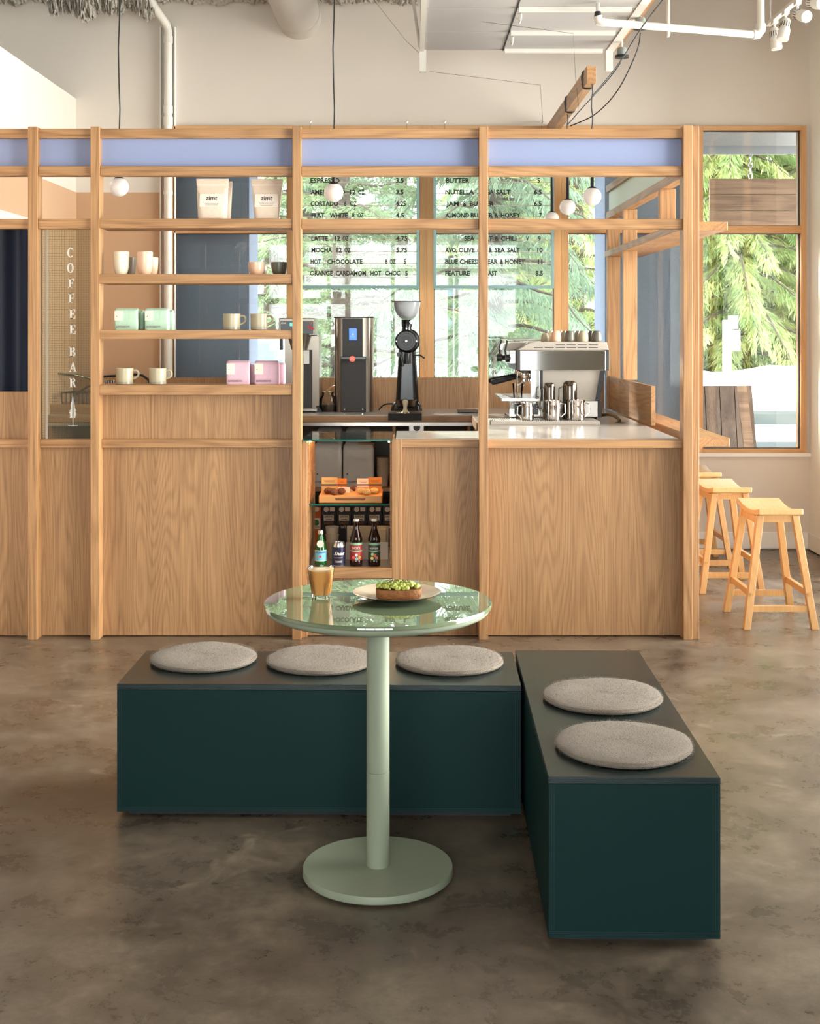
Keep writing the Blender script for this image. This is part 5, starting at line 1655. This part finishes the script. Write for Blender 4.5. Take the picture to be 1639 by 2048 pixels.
for k in range(16):
    yy = Y + .02 + k * .038
    gr_.box(X(1006), X(1079), yy, yy + .012, Z(798), Z(797))
gr_.build('drip_grate', M_chrome, em)
MB().box(X(1081), X(1195), Y, YE, Z(834), Z(802)).build('side_base', M_steel, em, bevel=.002)
MB().box(X(1195), X(1203), Y - .003, YE, Z(835), Z(801)).build('base_trim', M_char, em, bevel=.003)
for u in (1030, 1190):
    for yy in (Y + .05, YE - .06):
        MB().cyl((X(u), yy, ZT), (X(u), yy, Z(833)), .018).build('foot', M_black, em)
# cups upside down on the machine
UP = [(.0295, 0), (.0310, .004), (.0318, .02), (.0285, .046), (.0215, .0615), (.0195, .063)]
ztop_ = Z(683.3)
for lab, x, yy, mat, k in (('blush cup upside down on the espresso machine', 1111, Y + .05, M_pnk, 1), ('dark sage cup upside down on the machine beside the blush cup', 1138, Y + .05, M_dgr, 1),
                           ('cream cup upside down on the espresso machine', 1165.5, Y + .05, M_olv, 1), ('grey green cup upside down at the right end of the machine', 1192, Y + .05, M_dgr, 1),
                           ('cream cup upside down behind the blush cup', 1103, Y + .14, M_crm, 1), ('grey cup upside down behind the dark sage cup', 1130, Y + .14, M_gry, 1),
                           ('grey cup upside down behind the cream cup', 1157, Y + .14, M_gry, 1), ('dark cup upside down behind the right end cup', 1184, Y + .14, M_dgr, 1),
                           ('short putty cup upside down at the left of the cups', 1089, Y + .10, M_olv, .78)):
    o = thing('upturned_cup', lab, 'cup', (px(x, yy), yy, ztop_), 'cups on the espresso machine')
    MB().lathe([(r * k, z * k) for r, z in UP], (px(x, yy), yy, ztop_), 32).build('cup_body', mat, o, smooth=True)
# water glass on the drip tray
o = thing('shot_glass', 'clear water glass on the drip tray of the machine', 'glass', (X(1034), Y + .06, Z(797)))
MB().lathe([(.024, 0), (.026, .004), (.031, .07), (.0325, .085), (.031, .085), (.0245, .006), (.0, .006)], (px(1035, Y + .06), Y + .06, Z(797)), 28, cap=False).build('tumbler', M_cup, o, smooth=True)
# rinse tray with pitchers
YR = 7.24
rt = thing('rinse_tray', 'long flat steel rinse tray in front of the espresso machine', 'tray', (px(1088, YR), YR, ZT))
MB().box(px(981, YR), px(1199, YR), YR, YR + .24, ZT, pz(841.5, YR) - .003).build('tray_body', M_grey, rt, bevel=.002)
gg = MB()
for k in range(48):
    u = px(985 + k * 4.45, YR)
    gg.box(u, u + .006, YR + .02, YR + .22, pz(841.5, YR) - .003, pz(841.5, YR))
gg.build('tray_grate', M_steel, rt)
ZR = pz(841.5, YR) + .0005
def pitcher(label, x, h, rb, rt_, mat, side, Yp, flip=False):
    u = px(x, Yp)
    o = thing('milk_pitcher', label, 'jug', (u, Yp, ZR), 'milk pitchers')
    if not flip:
        prof = [(0, 0), (rb * .96, 0), (rb, .004), (rb * .985, h * .3), (rt_ * 1.02, h * .72), (rt_, h * .94), (rt_ * 1.04, h), (rt_ * .99, h), (rt_ * .96, h * .9), (rb * .93, .006), (0, .006)]
        MB().lathe(prof, (u, Yp, ZR), 40, cap=False).build('pitcher_body', mat, o, smooth=True)
        MB().prism([(u - side * rt_ * .7, ZR + h * .98), (u - side * rt_ * 1.35, ZR + h * 1.0), (u - side * rt_ * .9, ZR + h * .78)], 'Y', Yp - .008, Yp + .008).build('pouring_lip', mat, o)
    else:
        prof = [(rt_, 0), (rt_ * 1.0, h * .1), (rb, h * .6), (rb, h * .86), (rb * .9, h * .95), (rb * .6, h * .995), (0, h)]
        MB().lathe(prof, (u, Yp, ZR), 40, cap=False).build('pitcher_body', mat, o, smooth=True)
    b = side * rb
    MB().tube([(u + b * .9, Yp - .01, ZR + h * .86), (u + b * 1.55, Yp - .012, ZR + h * .80), (u + b * 1.62, Yp - .012, ZR + h * .35), (u + b * .95, Yp - .01, ZR + h * .14)], .0042, 10).build('handle', mat, o, smooth=True)
    return o
pitcher('small steel milk pitcher at the left of the rinse tray', 1054, .096, .036, .034, M_chrome, -1, YR + .07)
pitcher('steel milk pitcher in the middle of the rinse tray', 1107, .110, .040, .041, M_chrome, 1, YR + .07)
pitcher('steel milk pitcher at the right of the rinse tray', 1155, .112, .040, .042, M_chrome, 1, YR + .07)
pitcher('dark upturned pitcher between the small and middle steel pitchers', 1098, .205, .033, .036, M_dsteel, -1, YR + .175, True)
pitcher('tall dark upturned pitcher behind the right steel pitchers', 1139, .215, .041, .044, M_dsteel, -1, YR + .175, True)
hz_ = cord('black and gold braided water hose behind the espresso machine', [(px(1205, 7.6), 7.62, ZT + .03), (px(1218, 7.5), 7.52, ZT + .04), (px(1232, 7.45), 7.45, ZT + .03), (px(1240, 7.4), 7.42, ZT + .011)], .010)
hz_.data.materials.clear(); hz_.data.materials.append(plain('braided_hose', lin(110, 92, 62), .5, nscale=200, noise=.6))
ff = MB().lathe([(.03, 0), (.03, .004), (.022, .006)], (px(1240, 7.42), 7.42, ZT), 20).build('hose_grommet', M_black)
tag(ff, 'black grommet in the worktop where the hose ends', 'grommet')

# ---------------------------------------------------------------- pastry case contents
ZS0 = ZSH + .0008
Y = 6.40
X, Z = bx_(Y)
cbx = thing('serving_board', 'thick wooden serving board on the glass shelf of the case', 'board', (X(701), Y + .1, ZS0))
bx0, bx1 = X(637), X(763)
MB().box(bx0, bx1, Y, Y + .26, ZS0, ZS0 + .036).build('board', oak('golden_board', 'X', lin(176, 112, 58), lin(216, 152, 88), contrast=.6), cbx, bevel=.004)
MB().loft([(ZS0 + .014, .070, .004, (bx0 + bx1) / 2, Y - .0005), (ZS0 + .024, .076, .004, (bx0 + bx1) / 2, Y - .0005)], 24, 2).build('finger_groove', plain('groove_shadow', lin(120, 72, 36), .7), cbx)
ZB_ = ZS0 + .0362
M_choc = plain('chocolate_cookie', lin(112, 62, 34), .8, nscale=120, noise=.4, bump=1.0)
M_oat = plain('pale_oat_bite', lin(226, 186, 120), .8, nscale=120, noise=.25, bump=1.0)
def bite(label, x, y, mat, r_=.021):
    r2 = random.Random(int(x * 7 + y * 100))
    o = thing('energy_bite', label, 'pastry', (X(x), y, ZB_), 'bites on the serving board')
    m = MB().ball((X(x), y, ZB_ + r_ * .72), r_, 16, 10, (1.08, 1, .75))
    m.v = [(a + r2.uniform(-.0012, .0012), b + r2.uniform(-.0012, .0012), max(ZB_, c + r2.uniform(-.0012, .0012))) for a, b, c in m.v]
    m.build('bite', mat, o, smooth=True)
bite('chocolate bite at the back left of the front trio', 655, Y + .075, M_choc)
bite('chocolate bite at the front left of the board', 666, Y + .030, M_choc)
bite('chocolate bite right of the front trio', 681, Y + .055, M_choc)
bite('pale oat bite, left of the three', 721, Y + .065, M_oat)
bite('pale oat bite at the front right of the board', 733, Y + .030, M_oat)
bite('pale oat bite, right of the three', 747, Y + .070, M_oat)
bite('dark nut bite at the back middle of the board', 706, Y + .19, M_choc, .018)
def card(label, x0, x1, y, h, mat, stripe, z_=None, text='FLOURLESS'):
    zz = ZB_ if z_ is None else z_
    o = thing('price_card', label, 'card', (X((x0 + x1) / 2), y, zz), 'cards on the serving board')
    MB().box(X(x0), X(x1), y, y + .002, zz, zz + h).build('card', mat, o)
    if stripe:
        MB().box(X(x0), X(x1), y - .0006, y, zz + h * .46, zz + h * .57).build('stripe', M_print, o)
        mm = MB()
        mm.box(X(x0) + .012, X(x1) - .012, y - .0006, y, zz + h * .78, zz + h * .80).box(X(x0) + .016, X(x1) - .016, y - .0006, y, zz + h * .70, zz + h * .72)
        mm.build('fine_print', M_print, o)
M_crd = plain('tan_card', lin(216, 168, 100), .7)
M_cro = plain('orange_card', lin(214, 134, 50), .7)
card('tan card standing behind the chocolate bites', 640, 672, Y + .105, .078, M_crd, True)
card('orange card behind the white card', 671, 690, Y + .16, .066, M_cro, True)
card('small white card beside the chocolate bites', 673, 697, Y + .12, .028, M_whitep, False)
card('cream card behind the pale bites', 711, 737, Y + .16, .066, M_lab, True)
card('pinkish card leaning behind the pale bites', 709, 734, Y + .11, .030, plain('pink_card', lin(216, 170, 150), .7), False)
card('orange card standing behind the right pale bite', 735, 762, Y + .105, .078, M_cro, True)

# bottles and can on the case floor
Yb = 6.40
Xb, Zb = bx_(Yb)
ZF = ZCASE + .0005
def bend_on(cx, cy, r): return lambda x: cy - math.sqrt(max(r * r - (x - cx) ** 2, 1e-8))
def label_wrap(name, cx, cy, r, z0, z1, mat, par, a0=-PI, a1=0, n=24):
    vs, fs = [], []
    for k in range(n + 1):
        a = a0 + (a1 - a0) * k / n
        for rr, z in ((r, z0), (r, z1)):
            vs.append((cx + rr * math.cos(a), cy + rr * math.sin(a), z))
    for k in range(n):
        fs.append((2 * k, 2 * k + 2, 2 * k + 3, 2 * k + 1))
    return MB().add(vs, fs).build(name, mat, par, smooth=True)
def wrap_text(par, cx, cy, r, body, z, cap, x0, x1, mat, bold=.02, slant=0):
    m = MB()
    text_xz(m, body, x0, x1, z, cap, cy, bold=bold, slant=slant, bend=bend_on(cx, cy, r + .0008))
    return m.build('label_lettering', mat, par)
# green water bottle
cx_ = Xb(641)
o = thing('water_bottle', 'green glass mineral water bottle with a blue label', 'bottle', (cx_, Yb, ZF), 'drinks in the case')
M_green = plain('green_bottle_glass', (.005, .09, .012, 1), .06, noise=.02)
MB().lathe([(.026, 0), (.0285, .004), (.0285, .080), (.024, .105), (.015, .135), (.013, .155), (.013, .160)], (cx_, Yb, ZF), 36).build('glass_body', M_green, o, smooth=True)
MB().lathe([(.0145, .157), (.0150, .170), (.013, .176)], (cx_, Yb, ZF), 28).build('cap', M_steel, o, smooth=True)
lb = label_wrap('label', cx_, Yb, .0290, ZF + .028, ZF + .078, plain('sky_blue_label', lin(120, 190, 222), .5), o)
wrap_text(lb, cx_, Yb, .0292, 'S.PELLEGRINO', ZF + .067, .007, cx_ - .024, cx_ + .024, plain('navy_ink', lin(34, 52, 96), .6))
st_ = MB()
for k in range(10):
    a = k * PI / 5
    rr = .009 if k % 2 == 0 else .004
    st_.v.append((cx_ + rr * math.sin(a), Yb - .0302, ZF + .050 + rr * math.cos(a)))
st_.f.append(tuple(range(10)))
st_.build('star', plain('red_star', lin(200, 70, 50), .5), lb)
for z in (.0275, .078):
    label_wrap('label_band', cx_, Yb, .0291, ZF + z, ZF + z + .0025, M_whitep, lb)
MB().lathe([(.0175, 0), (.0175, .004)], (cx_, Yb - .0275, ZF + .112), 28, 'Y').build('neck_seal', M_lab, o)
# can
cx_ = Xb(677)
o = thing('drink_can', 'navy drink can with white script lettering', 'can', (cx_, Yb, ZF), 'drinks in the case')
MB().lathe([(.0275, 0), (.0325, .006), (.0325, .100), (.027, .116), (.0265, .118), (.0255, .1175), (.0255, .1155), (.0, .1150)], (cx_, Yb, ZF), 40).build('can_body', M_steel, o, smooth=True)
lb = MB().lathe([(.0329, .008), (.0329, .096)], (cx_, Yb, ZF), 40, cap=False).build('printed_wrap', plain('navy_print', lin(38, 34, 62), .35), o, smooth=True)
wrap_text(lb, cx_, Yb, .0330, 'Shas', ZF + .058, .016, cx_ - .022, cx_ + .026, M_whitep, slant=.35)
for z, a in ((.044, .020), (.028, .018), (.022, .016)):
    m = MB(); f_ = bend_on(cx_, Yb, .0334)
    n = 8
    vs = [(cx_ - a + 2 * a * k / n, f_(cx_ - a + 2 * a * k / n), ZF + z + d) for k in range(n + 1) for d in (0, .0016)]
    m.add(vs, [(2 * k, 2 * k + 2, 2 * k + 3, 2 * k + 1) for k in range(n)]).build('fine_print', M_lab, lb)
# brown bottles
M_brown = plain('brown_bottle_glass', (.018, .005, .003, 1), .05, noise=.02)
for x, lab, base, accent, word, blobs in ((712, 'brown soda bottle with a red label', lin(176, 50, 48), lin(150, 196, 166), 'SHOXX', ((-.012, .046, lin(210, 80, 60)), (.004, .040, lin(120, 190, 190)), (.016, .046, lin(214, 190, 60)), (.002, .058, lin(222, 214, 214)))),
                                         (748, 'brown soda bottle with a green and black label', lin(52, 66, 52), lin(140, 182, 150), 'ROOT BEER', ((-.008, .062, lin(150, 190, 120)), (.012, .044, lin(220, 120, 80)), (-.010, .042, lin(214, 190, 90)), (.004, .056, lin(200, 90, 70))))):
    cx_ = Xb(x)
    o = thing('soda_bottle', lab, 'bottle', (cx_, Yb, ZF), 'drinks in the case')
    MB().lathe([(.027, 0), (.0305, .005), (.0305, .026), (.0295, .03), (.0295, .118), (.0305, .122), (.030, .136), (.022, .160), (.0140, .185), (.0125, .212), (.0135, .216), (.0135, .222)], (cx_, Yb, ZF), 40).build('glass_body', M_brown, o, smooth=True)
    MB().lathe([(.0150, .221), (.0155, .225), (.0135, .230), (.0, .2305)], (cx_, Yb, ZF), 24).build('crown_cap', M_whitep, o, smooth=True)
    lb = label_wrap('label', cx_, Yb, .0300, ZF + .031, ZF + .117, plain('label_' + word.lower().replace(' ', '_'), base, .5), o)
    label_wrap('label_band', cx_, Yb, .0302, ZF + .106, ZF + .117, plain('band_' + word.lower().replace(' ', '_'), accent, .5), lb)
    label_wrap('label_band', cx_, Yb, .0302, ZF + .074, ZF + .080, MATS['band_' + word.lower().replace(' ', '_')], lb)
    wrap_text(lb, cx_, Yb, .0303, word, ZF + .086, .012 if len(word) < 6 else .008, cx_ - .021, cx_ + .021, M_lab)
    for q, (dx, dz, col) in enumerate(blobs):
        yy = bend_on(cx_, Yb, .0305)(cx_ + dx)
        MB().lathe([(.0075, 0), (.0075, .0015)], (cx_ + dx, yy - .0012, ZF + dz), 14, 'Y').build('fruit_print', plain('print_%d_%d' % (x, q), col, .5), lb)

# ---------------------------------------------------------------- under the back counter
Yk = 8.22
Xk, Zk = bx_(Yk)
def white_bag(label, x0, x1, yy, h, z=.5005):
    X_ = (px(x0, yy) + px(x1, yy)) / 2
    hw = (px(x1, yy) - px(x0, yy)) / 2
    o = thing('white_bag', label, 'bag', (X_, yy, z), 'white bags under the back counter')
    MB().loft([(z, hw * .95, .07, X_, yy + .08), (z + h * .1, hw, .08, X_, yy + .08), (z + h * .85, hw, .075, X_, yy + .08), (z + h * .95, hw * .95, .05, X_, yy + .08), (z + h, hw * .8, .01, X_, yy + .085)], 40, 7).build('bag_body', M_bagw, o, smooth=True)
    m = MB(); text_xz(m, 'BOWSXARROWS', X_ - hw * .85, X_ + hw * .1, z + h * .10, .012, yy - .002, bold=.01); m.build('bag_lettering', M_print, o)
    MB().lathe([(.005, 0), (.005, .001)], (X_ - hw * .7, yy - .0025, z + h * .30), 12, 'Y').build('printed_dot', M_print, o)
white_bag('big white bag under the back counter, left in the case opening', 626, 683, Yk, .275)
white_bag('big white bag under the back counter, right in the case opening', 685, 747, Yk, .275)
white_bag('white bag behind the left big white bag', 632, 685, Yk + .20, .36)
white_bag('white bag behind the right big white bag', 690, 742, Yk + .20, .36)
o = thing('paper_cup_stack', 'stack of pale paper cups beside the white bags', 'cups', (Xk(770), Yk + .1, .5005))
for k in range(5):
    MB().lathe([(.030, 0), (.040, .09), (.042, .092)], (Xk(765), Yk + .08, .5005 + k * .022), 24).build('paper_cup', plain('paper_cup', lin(208, 186, 160), .7) if k == 0 else MATS['paper_cup'], o, smooth=True)
ob = thing('wooden_brush', 'dark handled counter brush lying on the white bags', 'brush', (Xk(705), Yk + .05, .7785))
MB().tube([pt(672, 899, Yk + .06), pt(690, 897, Yk + .06), pt(716, 895, Yk + .06)], [.008, .011, .014], 12).build('handle', plain('dark_wood_handle', lin(66, 48, 36), .5), ob, smooth=True)
MB().box(Xk(716), Xk(748), Yk + .04, Yk + .08, Zk(899), Zk(887)).build('bristles', plain('tan_bristle', lin(150, 104, 62), .9, nscale=300, noise=.4), ob, bevel=.004)
M_blk = plain('black_carton', (.012, .014, .018, 1), .45)
for k in range(5):
    x0 = 643 + k * 30.5
    a, b = Xk(x0), Xk(x0 + 28.5)
    o = thing('milk_carton', ('black oat drink carton, first from the orange carton', 'black oat drink carton, second from the orange carton', 'black oat drink carton, third from the orange carton', 'black oat drink carton, fourth from the orange carton', 'black oat drink carton at the right end of the row')[k], 'carton', ((a + b) / 2, Yk, .1205), 'black oat drink cartons')
    zt_ = Zk(1030)
    MB().box(a, b, Yk, Yk + .07, .1205, zt_).build('carton_body', M_blk, o, bevel=.001)
    MB().prism([(Yk, zt_), (Yk + .07, zt_), (Yk + .042, Zk(1012)), (Yk + .028, Zk(1012))], 'X', a, b).build('gable_top', M_blk, o)
    MB().lathe([(.016, 0), (.016, .012)], (Xk(x0 + 9), Yk + .001, Zk(1019)), 20, 'Y').build('screw_cap', M_lab, o)
    MB().box(Xk(x0 + 16), Xk(x0 + 26), Yk + .004, Yk + .012, Zk(1023), Zk(1015)).build('gable_label', M_lab, o)
    lb = MB().box(Xk(x0 + 4), Xk(x0 + 24), Yk - .0008, Yk, Zk(1042), Zk(1029.5)).build('label', M_lab, o)
    m = MB(); text_xz(m, 'EARTHS', Xk(x0 + 6), Xk(x0 + 22), Zk(1035), .012, Yk - .0008, bold=.03); text_xz(m, 'OWN', Xk(x0 + 8), Xk(x0 + 20), Zk(1041), .012, Yk - .0008, bold=.03); m.build('label_lettering', M_ink, lb)
    m = MB(); text_xz(m, 'BARISTA', Xk(x0 + 5), Xk(x0 + 23), Zk(1048.5), .013, Yk - .0002, bold=.02); m.build('carton_lettering', plain('gold_ink', lin(160, 104, 58), .5) if k == 0 else MATS['gold_ink'], o)
    m = MB(); text_xz(m, 'OAT', Xk(x0 + 8), Xk(x0 + 18), Zk(1056.5), .015, Yk - .0002, bold=.02); m.build('carton_lettering', M_lab, o)
a, b = Xk(621), Xk(641.5)
o = thing('milk_carton', 'orange and white drink carton at the left end of the row', 'carton', ((a + b) / 2, Yk, .1205))
MB().box(a, b, Yk, Yk + .07, .1205, Zk(1014)).build('carton_body', plain('orange_carton', lin(206, 100, 40), .5), o)
lb = MB().box(a, Xk(640), Yk - .0008, Yk, Zk(1058), Zk(1036)).build('label', M_whitep, o)
MB().lathe([(.018, 0), (.018, .001)], (Xk(632), Yk - .002, Zk(1045.5)), 20, 'Y').build('leaf_mark', plain('green_mark', lin(70, 120, 50), .5), lb)
m = MB(); text_xz(m, 'BARISTA', a + .004, Xk(639), Zk(1056), .010, Yk - .001, bold=.02); m.build('label_lettering', M_ink, lb)
MB().lathe([(.016, 0), (.016, .012)], (Xk(633), Yk - .011, Zk(1018)), 20, 'Y').build('screw_cap', M_lab, o)
# paper cups and sachet box inside the case behind the drinks
o = thing('takeaway_cups', 'two stacked putty takeaway cups behind the can in the case', 'cups', (px(664, 6.62), 6.62, ZF))
for k in range(3):
    MB().lathe([(.026, 0), (.0335, .078), (.035, .080), (.035, .084)], (px(664, 6.62), 6.62, ZF + k * .038), 28).build('paper_cup', plain('putty_cup', lin(196, 174, 146), .7) if k == 0 else MATS['putty_cup'], o, smooth=True)
o = thing('napkin_box', 'open kraft box of folded napkins behind the soda bottles', 'box', (px(735, 6.62), 6.62, ZF))
M_nap = plain('napkin_paper', lin(206, 182, 150), .8, nscale=60, noise=.1, bump=.3)
nx0, nx1 = px(692, 6.62), px(776, 6.62)
MB().box(nx0, nx1, 6.58, 6.592, ZF, ZF + .085).build('box_front', M_lab, o)
MB().box(nx0, nx1, 6.70, 6.712, ZF, ZF + .15).build('box_back', M_nap, o)
for k in range(5):
    t = k * .022
    MB().add([(nx0 + .01, 6.60 + t, ZF), (nx1 - .01, 6.60 + t, ZF), (nx1 - .012, 6.605 + t, ZF + .15 - k * .004), (nx0 + .03 - .01 * (k % 3), 6.605 + t, ZF + .135 + .008 * (k % 2)),
              (nx0 + .01, 6.615 + t, ZF), (nx1 - .01, 6.615 + t, ZF), (nx1 - .012, 6.62 + t, ZF + .15 - k * .004), (nx0 + .03 - .01 * (k % 3), 6.62 + t, ZF + .135 + .008 * (k % 2))],
             [(0, 1, 2, 3), (4, 7, 6, 5), (0, 4, 5, 1), (1, 5, 6, 2), (2, 6, 7, 3), (3, 7, 4, 0)]).build('napkin', M_nap, o)
